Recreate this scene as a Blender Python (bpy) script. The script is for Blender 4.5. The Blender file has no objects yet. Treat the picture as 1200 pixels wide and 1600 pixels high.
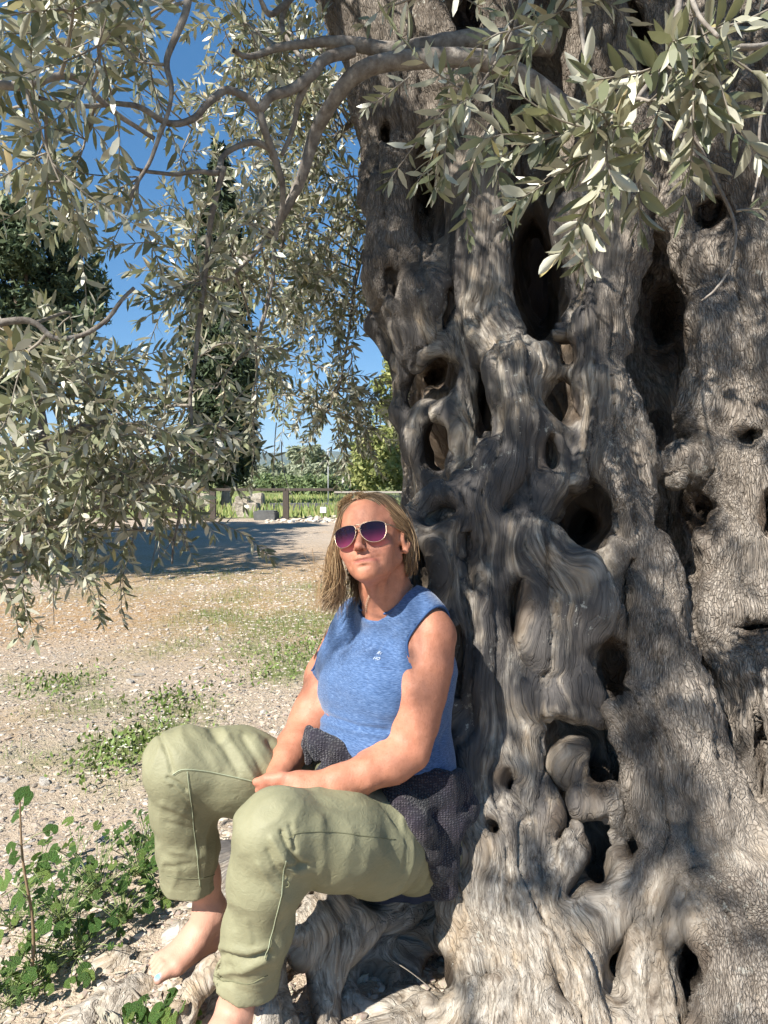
import bpy, math, random
import numpy as np
from mathutils import Vector, Matrix
R = math.radians
def unit(v): v = np.array(v, float); return v / np.linalg.norm(v)
SC = bpy.context.scene
COL = SC.collection

# ---------------------------------------------------------------- camera, sky, sun, exposure
CAM_H, PITCH, FPX = 1.30, R(3.0), 1155.0          # eye height, downward tilt, focal length in photo pixels
cam_d = bpy.data.cameras.new('camera')
cam_d.sensor_fit = 'VERTICAL'; cam_d.sensor_height = 36.0; cam_d.lens = 36.0 * FPX / 1600.0
cam_d.clip_start = 0.02; cam_d.clip_end = 9000
cam = bpy.data.objects.new('camera', cam_d); COL.objects.link(cam)
cam.location = (0, 0, CAM_H); cam.rotation_euler = (R(90) - PITCH, 0, 0)
SC.camera = cam

SUN_DIR = Vector((-0.49, -0.55, 0.68)).normalized()    # towards the sun: from the left, a little behind the camera
sun_el = math.asin(SUN_DIR.z); sun_az = math.atan2(SUN_DIR.x, SUN_DIR.y)
world = bpy.data.worlds.new('World'); SC.world = world; world.use_nodes = True
wn = world.node_tree; wn.nodes.clear()
_sky = wn.nodes.new('ShaderNodeTexSky'); _sky.sky_type = 'NISHITA'; _sky.sun_disc = False
_sky.sun_elevation = sun_el; _sky.sun_rotation = sun_az
_sky.air_density = 0.7; _sky.dust_density = 0.0; _sky.ozone_density = 3.0; _sky.altitude = 500
_bg = wn.nodes.new('ShaderNodeBackground'); _bg.inputs['Strength'].default_value = 0.15
_wo = wn.nodes.new('ShaderNodeOutputWorld')
_hs = wn.nodes.new('ShaderNodeHueSaturation'); _hs.inputs['Saturation'].default_value = 1.55; _hs.inputs['Value'].default_value = 0.92
_gm = wn.nodes.new('ShaderNodeGamma'); _gm.inputs[1].default_value = 0.6
wn.links.new(_sky.outputs[0], _gm.inputs[0]); wn.links.new(_gm.outputs[0], _hs.inputs['Color']); wn.links.new(_hs.outputs[0], _bg.inputs[0]); wn.links.new(_bg.outputs[0], _wo.inputs[0])
sun_l = bpy.data.lights.new('sun', 'SUN'); sun_l.energy = 5.0; sun_l.angle = R(0.53); sun_l.color = (1.0, 0.955, 0.88)
sun_o = bpy.data.objects.new('sun', sun_l); COL.objects.link(sun_o)
sun_o.rotation_euler = (-SUN_DIR).to_track_quat('-Z', 'Y').to_euler(); sun_o.location = (-4, -3, 8)
SC.view_settings.view_transform = 'Standard'; SC.view_settings.look = 'None'
SC.view_settings.gamma = 1.0; SC.view_settings.use_curve_mapping = False
SC.view_settings.exposure = 1.12
SC.render.engine = 'CYCLES'
SC.cycles.max_bounces = 4; SC.cycles.transparent_max_bounces = 6
SC.cycles.use_adaptive_sampling = True; SC.cycles.adaptive_threshold = .025

# ---------------------------------------------------------------- helpers: places, objects, noise
_cp, _sp = math.cos(PITCH), math.sin(PITCH)
def P(px, py, Y):
    """point of the place seen at photo pixel (px,py) at distance Y in front of the camera"""
    u, v = (px - 600.0) / FPX, (800.0 - py) / FPX
    dy, dz = _cp + v * _sp, -_sp + v * _cp
    s = Y / dy
    return np.array([u * s, Y, CAM_H + dz * s])
def GP(px, py, z=0.0):
    """point on the level z seen at photo pixel"""
    u, v = (px - 600.0) / FPX, (800.0 - py) / FPX
    dy, dz = _cp + v * _sp, -_sp + v * _cp
    s = (z - CAM_H) / dz
    return np.array([u * s, dy * s, z])
def PIX(p):
    """photo pixel of places (N,3)"""
    p = np.atleast_2d(p); q = p - np.array([0, 0, CAM_H])
    d = q[:, 1] * _cp - q[:, 2] * _sp; up = q[:, 1] * _sp + q[:, 2] * _cp
    d = np.where(np.abs(d) < 1e-6, 1e-6, d)
    return 600 + FPX * q[:, 0] / d, 800 - FPX * up / d, d

def tag(o, label=None, cat=None, group=None, kind=None):
    if label: o['label'] = label
    if cat: o['category'] = cat
    if group: o['group'] = group
    if kind: o['kind'] = kind
    return o
def empty(name, loc=(0, 0, 0), parent=None):
    o = bpy.data.objects.new(name, None); COL.objects.link(o); o.location = loc; o.empty_display_size = .1
    if parent: o.parent = parent
    return o
def child_of(o, parent):
    """parent while keeping world place (parents here are only ever translated / rotated empties)"""
    bpy.context.view_layer.update()
    o.parent = parent; o.matrix_parent_inverse = parent.matrix_world.inverted()
    return o
def mesh_np(name, V, F, mat=None, parent=None, smooth=True, attrs=None, mat_idx=None):
    """V (N,3), F (M,3|4) arrays -> one object"""
    V = np.asarray(V, np.float32); F = np.asarray(F, np.int32)
    me = bpy.data.meshes.new(name); n, k = F.shape
    me.vertices.add(len(V)); me.vertices.foreach_set('co', V.ravel())
    me.loops.add(n * k); me.loops.foreach_set('vertex_index', F.ravel())
    me.polygons.add(n); me.polygons.foreach_set('loop_start', np.arange(0, n * k, k, dtype=np.int32))
    me.polygons.foreach_set('use_smooth', np.full(n, smooth, bool))
    if mat is not None:
        for m in (mat if isinstance(mat, (list, tuple)) else [mat]): me.materials.append(m)
    if mat_idx is not None: me.polygons.foreach_set('material_index', np.asarray(mat_idx, np.int32))
    for an, arr in (attrs or {}).items():
        arr = np.asarray(arr, np.float32)
        if arr.ndim == 1:
            a = me.attributes.new(an, 'FLOAT', 'POINT'); a.data.foreach_set('value', arr)
        else:
            a = me.attributes.new(an, 'FLOAT_VECTOR', 'POINT'); a.data.foreach_set('vector', arr.ravel())
    me.update(calc_edges=True); me.validate()
    o = bpy.data.objects.new(name, me); COL.objects.link(o)
    if parent is not None: o.parent = parent; 
    if parent is not None and parent.location.length > 0: o.matrix_parent_inverse = Matrix.Translation(-parent.location)
    return o

def _hash(ix, iy, iz, s):
    h = (ix * 374761393 + iy * 668265263 + iz * 2147483647 + s * 1274126177) & 0xffffffff
    h = ((h ^ (h >> 13)) * 1274126177) & 0xffffffff
    return h ^ (h >> 16)
def vnoise(p, seed=0):
    """smooth gradient noise about -1..1 at points (N,3)"""
    p = np.asarray(p, np.float64); i = np.floor(p).astype(np.int64); f = p - i
    w = f * f * f * (f * (f * 6 - 15) + 10)
    out = 0
    for dx in (0, 1):
        for dy in (0, 1):
            for dz in (0, 1):
                h = _hash(i[:, 0] + dx, i[:, 1] + dy, i[:, 2] + dz, seed)
                gx = ((h & 255) / 127.5 - 1); gy = (((h >> 8) & 255) / 127.5 - 1); gz = (((h >> 16) & 255) / 127.5 - 1)
                d = gx * (f[:, 0] - dx) + gy * (f[:, 1] - dy) + gz * (f[:, 2] - dz)
                wt = (w[:, 0] if dx else 1 - w[:, 0]) * (w[:, 1] if dy else 1 - w[:, 1]) * (w[:, 2] if dz else 1 - w[:, 2])
                out = out + d * wt
    return out * 1.4
def fbm(p, octv=3, seed=0):
    a, s, t = 1.0, 0.0, 0.0
    for o in range(octv):
        s = s + a * vnoise(p * (2.03 ** o), seed + o * 17); t += a; a *= .5
    return s / t * 1.3
def sstep(a, b, x):
    t = np.clip((x - a) / (b - a), 0, 1); return t * t * (3 - 2 * t)

# ---------------------------------------------------------------- helpers: implicit shapes -> one smooth mesh
class Shape:
    """smooth union of primitives, minus cuts; each primitive: fn(points)->distance"""
    def __init__(s): s.add = []; s.cut = []; s.warp = None
    def cone(s, a, b, ra, rb, k=.03, cut=False, sq=None):
        a = np.array(a, float); b = np.array(b, float); ab = b - a; L2 = max(float(ab @ ab), 1e-12)
        def f(p):
            ap = p - a; t = np.clip(ap @ ab / L2, 0, 1)
            return np.linalg.norm(ap - t[:, None] * ab, axis=1) - (ra + (rb - ra) * t)
        (s.cut if cut else s.add).append((f, k)); return s
    def chain(s, pts, k=.03, cut=False):
        """pts: (x,y,z,r) rows"""
        for p, q in zip(pts[:-1], pts[1:]): s.cone(p[:3], q[:3], p[3], q[3], k, cut)
        return s
    def ell(s, c, r, M=None, k=.03, cut=False):
        """ellipsoid; M rows = local axes"""
        c = np.array(c, float); r = np.array(r, float); Mt = None if M is None else np.array(M, float).T
        def f(p):
            q = p - c
            if Mt is not None: q = q @ Mt
            k0 = np.linalg.norm(q / r, axis=1); k1 = np.linalg.norm(q / (r * r), axis=1)
            return np.where(k0 < .02, -r.min(), k0 * (k0 - 1) / np.maximum(k1, 1e-9))
        (s.cut if cut else s.add).append((f, k)); return s
    def fn(s, f, k=.03, cut=False):
        (s.cut if cut else s.add).append((f, k)); return s
    def ev(s, p, ia=None, ic=None):
        d = None
        if s.warp:
            a, f = s.warp; x, y, z = p[:, 0] * f, p[:, 1] * f, p[:, 2] * f
            p = p + a * np.stack([np.sin(z + 1.7 * np.sin(y * 1.3)) + .5 * np.sin(2.3 * z + 1.9 * x + 1), np.sin(x * 1.1 + z * .7 + 2) * .7,
                                  np.sin(x * 1.2 + 1.5 * np.sin(z * .8 + 1)) + .5 * np.sin(2.1 * x + y + 3)], 1)
        for j in (range(len(s.add)) if ia is None else ia):
            f, k = s.add[j]; v = f(p)
            if d is None: d = v
            else:
                h = np.maximum(k - np.abs(d - v), 0) / k; d = np.minimum(d, v) - h * h * k * .25
        if d is None: d = np.full(len(p), 1.0)
        for j in (range(len(s.cut)) if ic is None else ic):
            f, k = s.cut[j]; v = -f(p)
            h = np.maximum(k - np.abs(d - v), 0) / k; d = np.maximum(d, v) + h * h * k * .25
        return d
    def mesh(s, lo, hi, h, B=14, slack=1.25):
        """surface nets on a sparse grid -> V, F(quads)"""
        lo = np.array(lo, float); hi = np.array(hi, float)
        nb = np.ceil((hi - lo) / (h * B)).astype(int); n = nb * B
        bc = np.stack(np.meshgrid(*[np.arange(m) for m in nb], indexing='ij'), -1).reshape(-1, 3)
        ctr = lo + (bc * B + (B - 1) / 2) * h; Rb = h * B * .5 * math.sqrt(3) * slack
        DA = np.stack([f(ctr) for f, k in s.add], 1)
        KA = max(k for f, k in s.add)
        DC = np.stack([f(ctr) for f, k in s.cut], 1) if s.cut else np.zeros((len(ctr), 0))
        D = np.concatenate([s.ev(ctr[i:i + 20000]) for i in range(0, len(ctr), 20000)])
        G = np.repeat(np.repeat(np.repeat(D.reshape(nb).astype(np.float32), B, 0), B, 1), B, 2)
        act = np.where(np.abs(D) < Rb + KA * .5)[0]
        off = np.stack(np.meshgrid(*[np.arange(B)] * 3, indexing='ij'), -1).reshape(-1, 3) * h
        for b in act:
            ia = np.where(DA[b] < DA[b].min() + 2 * Rb + KA)[0]
            ic = np.where(DC[b] < 2 * Rb + .1)[0]
            v = s.ev(lo + bc[b] * B * h + off, ia, ic)
            i, j, k = bc[b] * B; G[i:i + B, j:j + B, k:k + B] = v.reshape(B, B, B)
        S = G < 0
        cnt = np.zeros((n[0] - 1, n[1] - 1, n[2] - 1), np.int8)
        for dx in (0, 1):
            for dy in (0, 1):
                for dz in (0, 1): cnt += S[dx:n[0] - 1 + dx, dy:n[1] - 1 + dy, dz:n[2] - 1 + dz]
        ci = np.argwhere((cnt > 0) & (cnt < 8)); del cnt
        cid = (ci[:, 0].astype(np.int64) * n[1] + ci[:, 1]) * n[2] + ci[:, 2]
        cor = [(a, b, c) for a in (0, 1) for b in (0, 1) for c in (0, 1)]
        val = np.stack([G[ci[:, 0] + a, ci[:, 1] + b, ci[:, 2] + c] for a, b, c in cor], 1)
        acc = np.zeros((len(ci), 3)); w = np.zeros(len(ci))
        for e0 in range(8):
            for ax in range(3):
                if cor[e0][ax]: continue
                e1 = e0 + (4, 2, 1)[ax]; a, b = val[:, e0], val[:, e1]
                m = (a < 0) != (b < 0); t = np.where(m, a / np.where(m, a - b, 1), 0)
                pt = np.array(cor[e0], float)[None] + np.eye(3)[ax][None] * t[:, None]
                acc += pt * m[:, None]; w += m
        V = lo + (ci + acc / w[:, None]) * h
        Fs = []
        for ax in range(3):
            sl0 = [slice(1, -1)] * 3; sl1 = [slice(1, -1)] * 3
            sl0[ax] = slice(0, -1); sl1[ax] = slice(1, None)
            A = S[tuple(sl0)]; Bq = S[tuple(sl1)]; e = np.argwhere(A != Bq)
            flip = A[e[:, 0], e[:, 1], e[:, 2]]
            base = e + 1; base[:, ax] -= 1
            u, v = [(1, 2), (2, 0), (0, 1)][ax]
            def cell(du, dv):
                c = base.copy(); c[:, u] -= du; c[:, v] -= dv
                return np.searchsorted(cid, (c[:, 0].astype(np.int64) * n[1] + c[:, 1]) * n[2] + c[:, 2])
            q = np.stack([cell(1, 1), cell(0, 1), cell(0, 0), cell(1, 0)], 1)
            q = np.where(flip[:, None], q, q[:, ::-1]); Fs.append(q)
        return V, np.concatenate(Fs)
def vnormals(V, F):
    a = V[F[:, 2]] - V[F[:, 0]]; b = V[F[:, 3 if F.shape[1] == 4 else 1]] - V[F[:, 1 if F.shape[1] == 4 else 0]]
    fn = np.cross(a, b) if F.shape[1] == 4 else np.cross(V[F[:, 1]] - V[F[:, 0]], V[F[:, 2]] - V[F[:, 0]])
    N = np.zeros_like(V)
    for c in range(F.shape[1]):
        for d in range(3): N[:, d] += np.bincount(F[:, c], fn[:, d], len(V))
    return N / np.maximum(np.linalg.norm(N, axis=1), 1e-12)[:, None]
def drop_small(V, F, keep_min=400):
    """remove loose specks"""
    n = len(V); lab = np.arange(n)
    for _ in range(200):
        m = lab[F].min(1); new = lab.copy()
        for c in range(F.shape[1]): np.minimum.at(new, F[:, c], m)
        new = new[new]
        if (new == lab).all(): break
        lab = new
    cnt = np.bincount(lab, minlength=n); ok = cnt[lab] >= keep_min
    if ok.all(): return V, F
    idx = np.cumsum(ok) - 1; Fk = F[ok[F[:, 0]]]
    return V[ok], idx[Fk]
def tube_np(pts, rad, sides=6, cap=True):
    """swept tube along pts (N,3) with radii -> V,F quads"""
    pts = np.asarray(pts, float); rad = np.broadcast_to(np.asarray(rad, float), (len(pts),))
    T = np.gradient(pts, axis=0); T /= np.maximum(np.linalg.norm(T, axis=1), 1e-9)[:, None]
    u = np.cross(T[0], [0, 0, 1.0]);
    if np.linalg.norm(u) < .1: u = np.cross(T[0], [1.0, 0, 0])
    u /= np.linalg.norm(u); a = np.linspace(0, 2 * math.pi, sides, endpoint=False); V = []
    for i in range(len(pts)):
        u = u - T[i] * (u @ T[i]); u /= max(np.linalg.norm(u), 1e-9); w = np.cross(T[i], u)
        V.append(pts[i] + rad[i] * (np.cos(a)[:, None] * u + np.sin(a)[:, None] * w))
    V = np.concatenate(V); F = []
    i = np.arange(len(pts) - 1)[:, None] * sides; j = np.arange(sides)[None]; j2 = (j + 1) % sides
    F = np.stack([i + j, i + j2, i + sides + j2, i + sides + j], -1).reshape(-1, 4)
    if cap and sides == 4: F = np.concatenate([F, [[3, 2, 1, 0]], [np.arange(4) + (len(pts) - 1) * sides]])
    if cap and sides == 6:
        o = (len(pts) - 1) * sides
        F = np.concatenate([F, [[3, 2, 1, 0], [5, 4, 3, 0]], [[o, o + 1, o + 2, o + 3], [o, o + 3, o + 4, o + 5]]])
    return V, F
class Bag:
    """collects quad meshes into one"""
    def __init__(s): s.V = []; s.F = []; s.n = 0; s.M = []; s.A = []
    def add(s, V, F, mi=0, a=None):
        s.V.append(np.asarray(V, np.float32)); s.F.append(np.asarray(F) + s.n); s.n += len(V)
        s.M.append(np.full(len(F), mi)); s.A.append(np.full(len(V), 0. if a is None else a) if np.isscalar(a) or a is None else a)
    def build(s, name, mat, parent=None, smooth=True, attr=None):
        return mesh_np(name, np.concatenate(s.V), np.concatenate(s.F), mat, parent, smooth,
                       {attr: np.concatenate(s.A)} if attr else None, np.concatenate(s.M))
def smooth_path(pts, n):
    """Catmull-Rom through rows (any width)"""
    pts = np.asarray(pts, float); m = len(pts)
    pp = np.vstack([2 * pts[0] - pts[1], pts, 2 * pts[-1] - pts[-2]]); out = []
    for t in np.linspace(0, m - 1 - 1e-9, n):
        i = int(t); f = t - i; a, b, c, d = pp[i], pp[i + 1], pp[i + 2], pp[i + 3]
        out.append(.5 * (2 * b + (c - a) * f + (2 * a - 5 * b + 4 * c - d) * f * f + (3 * b - a - 3 * c + d) * f ** 3))
    return np.array(out)

# ---------------------------------------------------------------- helpers: materials
class NT:
    def __init__(s, name):
        s.m = bpy.data.materials.new(name); s.m.use_nodes = True; s.t = s.m.node_tree; s.t.nodes.clear()
        s.out = s.t.nodes.new('ShaderNodeOutputMaterial'); s.bsdf = s.t.nodes.new('ShaderNodeBsdfPrincipled')
        s.t.links.new(s.bsdf.outputs[0], s.out.inputs[0])
    def n(s, typ, **kw):
        nd = s.t.nodes.new(typ)
        for k, v in kw.items():
            if k.startswith('i_'): nd.inputs[int(k[2:]) if k[2:].isdigit() else k[2:].replace('_', ' ')].default_value = v
            else: setattr(nd, k, v)
        return nd
    def l(s, a, b):
        s.t.links.new(a.outputs[0] if hasattr(a, 'outputs') else a, b)
    def noise(s, vec, scale, detail=3, rough=.55, dist=0, col=False):
        nd = s.n('ShaderNodeTexNoise'); nd.inputs['Scale'].default_value = scale; nd.inputs['Detail'].default_value = detail
        nd.inputs['Roughness'].default_value = rough; nd.inputs['Distortion'].default_value = dist
        if vec is not None: s.l(vec, nd.inputs['Vector'])
        return nd.outputs[1 if col else 0]
    def vor(s, vec, scale, feat='F1', out=0, rnd=1):
        nd = s.n('ShaderNodeTexVoronoi', feature=feat); nd.inputs['Scale'].default_value = scale; nd.inputs['Randomness'].default_value = rnd
        if vec is not None: s.l(vec, nd.inputs['Vector'])
        return nd.outputs[out]
    def ramp(s, fac, stops, interp='LINEAR'):
        nd = s.n('ShaderNodeValToRGB'); cr = nd.color_ramp; cr.interpolation = interp
        while len(cr.elements) < len(stops): cr.elements.new(.5)
        for e, (p, c) in zip(cr.elements, stops):
            e.position = p; e.color = (c, c, c, 1) if isinstance(c, (int, float)) else (*c, 1)
        s.l(fac, nd.inputs[0]); return nd.outputs[0]
    def mix(s, fac, a, b, mode='MIX'):
        nd = s.n('ShaderNodeMix', data_type='RGBA', blend_type=mode)
        for v, i in ((fac, 0), (a, 6), (b, 7)):
            if isinstance(v, (int, float)): nd.inputs[i].default_value = v if i == 0 else (v, v, v, 1)
            elif isinstance(v, tuple): nd.inputs[i].default_value = (*v, 1)
            else: s.l(v, nd.inputs[i])
        return nd.outputs[2]
    def math(s, op, a, b=None, c=None):
        nd = s.n('ShaderNodeMath', operation=op)
        for i, v in enumerate((a, b, c)):
            if v is None: continue
            if isinstance(v, (int, float)): nd.inputs[i].default_value = v
            else: s.l(v, nd.inputs[i])
        return nd.outputs[0]
    def scale(s, vec, x, y, z):
        nd = s.n('ShaderNodeVectorMath', operation='MULTIPLY'); s.l(vec, nd.inputs[0]); nd.inputs[1].default_value = (x, y, z); return nd.outputs[0]
    def attr(s, name, vec=False):
        nd = s.n('ShaderNodeAttribute', attribute_name=name); return nd.outputs[1] if vec else nd.outputs[2]
    def obj(s): return s.n('ShaderNodeTexCoord').outputs['Object']
    def bump(s, h, dist, strength=1.0, prev=None):
        nd = s.n('ShaderNodeBump'); nd.inputs['Distance'].default_value = dist; nd.inputs['Strength'].default_value = strength
        s.l(h, nd.inputs['Height'])
        if prev is not None: s.l(prev, nd.inputs['Normal'])
        return nd.outputs[0]
    def fin(s, col=None, rough=.8, normal=None, spec=.3, **kw):
        b = s.bsdf.inputs
        if col is not None:
            if isinstance(col, tuple): b['Base Color'].default_value = (*col, 1)
            else: s.l(col, b['Base Color'])
        if isinstance(rough, (int, float)): b['Roughness'].default_value = rough
        else: s.l(rough, b['Roughness'])
        b['Specular IOR Level'].default_value = spec
        if normal is not None: s.l(normal, b['Normal'])
        for k, v in kw.items(): b[k.replace('_', ' ')].default_value = v
        return s.m
def flat_mat(name, col, rough=.7, spec=.3, var=.12, scale=14, bump=0, **kw):
    t = NT(name); o = t.obj(); f = t.noise(o, scale, 4)
    c = t.ramp(f, [(.3, tuple(x * (1 - var) for x in col)), (.7, tuple(min(1, x * (1 + var)) for x in col))])
    nm = t.bump(t.noise(o, scale * 4, 3), bump) if bump else None
    return t.fin(c, rough, nm, spec, **kw)
# ================================================================ THE OLIVE TREE: hollow, gnarled trunk
def limb(rows): return np.array([[*P(a, b, y), r] for a, b, y, r in rows])
LIMBS = [
 # big left stem and its struts
 limb([(548,-260,2.72,.19),(556,-80,2.66,.17),(588,60,2.6,.145),(620,200,2.54,.115),(622,330,2.48,.115),(622,430,2.42,.115),(655,520,2.36,.08),(700,600,2.3,.06),(735,690,2.24,.07),(765,790,2.18,.1)]),
 limb([(700,-150,2.62,.14),(690,60,2.56,.12),(700,190,2.5,.07),(712,300,2.45,.05),(722,420,2.4,.05),(722,520,2.34,.045),(726,600,2.3,.05)]),
 limb([(700,400,2.46,.07),(655,470,2.36,.1),(668,520,2.33,.07)]),
 limb([(612,500,2.5,.07),(640,580,2.5,.035),(645,650,2.48,.05),(655,700,2.44,.055),(690,765,2.36,.06),(735,810,2.26,.08)]),
 limb([(640,560,2.46,.04),(668,620,2.42,.04),(712,690,2.34,.05),(740,760,2.24,.07)]),
 limb([(672,640,2.42,.04),(664,700,2.38,.045),(700,770,2.3,.06),(745,800,2.2,.08)]),
 # smooth middle limb
 limb([(760,-200,2.56,.15),(752,-40,2.52,.13),(748,130,2.47,.1),(752,300,2.4,.085),(756,430,2.34,.082),(766,530,2.28,.082),(800,590,2.22,.08),(820,650,2.2,.09)]),
 limb([(742,520,2.52,.06),(738,620,2.46,.07),(736,710,2.4,.07),(745,800,2.3,.09)]),
 # ridge falling from right to left over the hollow
 limb([(905,330,2.3,.05),(893,420,2.26,.05),(885,490,2.22,.05),(850,538,2.18,.065),(808,590,2.14,.07),(796,660,2.1,.07),(775,730,2.07,.07),(735,775,2.05,.08),(706,830,2.04,.1),(690,900,2.02,.1),(695,1000,2.0,.1),(710,1120,1.98,.1),(735,1200,1.95,.1)]),
 limb([(840,600,2.17,.07),(842,700,2.13,.09),(835,790,2.1,.09),(790,850,2.06,.09),(760,930,2.02,.09),(760,1040,1.98,.09)]),
 limb([(930,560,2.18,.045),(912,650,2.14,.05),(905,720,2.12,.06),(868,770,2.1,.06)]),
 limb([(880,590,2.2,.05),(862,560,2.2,.05)]),
 limb([(970,-120,2.5,.16),(975,100,2.42,.15),(970,300,2.3,.12),(950,400,2.22,.1),(940,480,2.18,.085),(945,600,2.12,.085),(968,720,2.06,.085),(1000,860,2.0,.088),(1030,980,1.94,.1),(1050,1100,1.88,.115),(1085,1240,1.8,.14),(1130,1400,1.7,.19),(1180,1600,1.58,.26),(1200,1760,1.5,.3)]),
 limb([(1120,-120,2.44,.2),(1110,150,2.34,.17),(1105,330,2.26,.13),(1110,420,2.2,.1),(1112,520,2.14,.08),(1110,640,2.1,.09),(1100,720,2.06,.07),(1060,720,2.06,.07)]),
 limb([(1240,-100,2.3,.2),(1210,200,2.2,.16),(1180,420,2.14,.11),(1168,560,2.1,.1),(1165,640,2.06,.1),(1160,740,2.02,.1),(1160,860,1.99,.1),(1150,960,1.98,.12),(1180,1080,1.98,.15),(1240,1250,1.9,.2)]),
 limb([(1300,300,2.1,.2),(1280,600,2.05,.2),(1270,900,1.98,.2),(1300,1200,1.85,.25),(1400,1600,1.6,.3)]),
 # drooping roll in the middle
 limb([(690,800,2.06,.08),(760,812,2.05,.085),(830,868,2.01,.08),(895,886,1.97,.075),(938,935,1.95,.07),(940,1000,1.94,.065),(915,1070,1.94,.072),(868,1096,1.94,.075),(815,1080,1.95,.075)]),
 limb([(830,930,1.99,.09),(860,1010,1.97,.1),(880,960,1.98,.09)]),
 limb([(760,960,1.97,.07),(765,1060,1.95,.08),(775,1150,1.93,.07)]),
 # lower middle: web between the small hollows
 limb([(720,1165,1.93,.07),(775,1180,1.9,.06),(810,1150,1.92,.06)]),
 limb([(800,1210,1.9,.05),(850,1290,1.84,.05),(880,1370,1.78,.06),(925,1420,1.73,.065),(985,1425,1.72,.07),(1030,1390,1.72,.07),(1035,1320,1.76,.06),(1010,1240,1.8,.055),(985,1170,1.84,.05),(975,1120,1.88,.05)]),
 limb([(905,1130,1.92,.05),(880,1190,1.9,.04),(895,1260,1.86,.032),(940,1265,1.84,.035),(975,1290,1.84,.035),(965,1370,1.8,.05)]),
 limb([(1000,1120,1.9,.06),(1040,1210,1.82,.08),(1050,1330,1.76,.09)]),
 # lower sheet flowing down to the roots
 limb([(725,1220,1.92,.09),(755,1300,1.86,.11),(780,1400,1.79,.12),(800,1500,1.71,.14),(820,1640,1.6,.17),(830,1800,1.52,.2)]),
 limb([(748,1345,1.8,.05),(718,1400,1.76,.05),(714,1480,1.72,.045),(738,1540,1.68,.06),(690,1600,1.6,.06),(600,1640,1.56,.06),(480,1680,1.5,.06)]),
 limb([(870,1420,1.74,.08),(900,1520,1.66,.1),(940,1640,1.58,.14),(960,1800,1.5,.16)]),
 limb([(975,1400,1.74,.05),(1005,1480,1.66,.06),(1030,1580,1.58,.07),(1050,1700,1.5,.09)]),
 limb([(1080,1340,1.72,.09),(1140,1420,1.66,.08),(1130,1500,1.6,.06),(1125,1600,1.52,.07)]),
 limb([(790,1580,1.62,.1),(760,1700,1.5,.12)]),
 limb([(880,1120,2.2,.13),(900,1200,2.14,.13),(905,1330,2.07,.13),(930,1420,1.98,.12)]),
 limb([(500,1570,1.74,.08),(610,1585,1.72,.09),(720,1600,1.68,.1)]),
 limb([(560,1500,1.84,.10),(690,1480,1.86,.12)]),
 limb([(470,1470,1.93,.11),(600,1490,1.92,.14),(710,1510,1.88,.12)]),
 limb([(440,1570,1.82,.09),(560,1600,1.76,.11),(690,1610,1.74,.10)]),
 limb([(640,-100,3.0,.2),(690,200,2.95,.18),(700,420,2.9,.18),(730,650,2.85,.18)]),
 # seat root and the roots below the sitter
 limb([(740,1330,2.0,.16),(660,1420,1.98,.14),(590,1445,1.95,.12)]),
 limb([(690,1420,1.95,.12),(640,1500,1.9,.13),(650,1620,1.8,.14)]),
 limb([(640,1400,1.86,.05),(560,1412,1.8,.05),(510,1405,1.76,.045),(485,1460,1.7,.045),(455,1530,1.62,.04),(428,1600,1.54,.045),(410,1700,1.45,.06)]),
 limb([(560,1420,1.78,.05),(530,1490,1.7,.04),(512,1560,1.64,.032),(490,1640,1.56,.04)]),
 limb([(600,1430,1.9,.09),(560,1520,1.84,.1),(540,1640,1.7,.1)]),
 limb([(470,1410,1.95,.07),(400,1390,2.08,.06),(355,1345,2.25,.05),(325,1310,2.5,.03)]),
 limb([(420,1440,1.95,.08),(345,1475,1.95,.075),(260,1500,1.93,.075),(190,1530,1.9,.06),(110,1590,1.84,.045)]),
 limb([(360,1480,1.9,.07),(290,1535,1.82,.065),(200,1575,1.76,.062),(130,1650,1.66,.06)]),
 limb([(400,1500,1.85,.07),(380,1600,1.66,.06),(340,1680,1.55,.06)]),
 limb([(452,1490,1.78,.03),(330,1530,1.66,.025),(290,1600,1.58,.028),(250,1680,1.5,.03)]),
]
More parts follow.
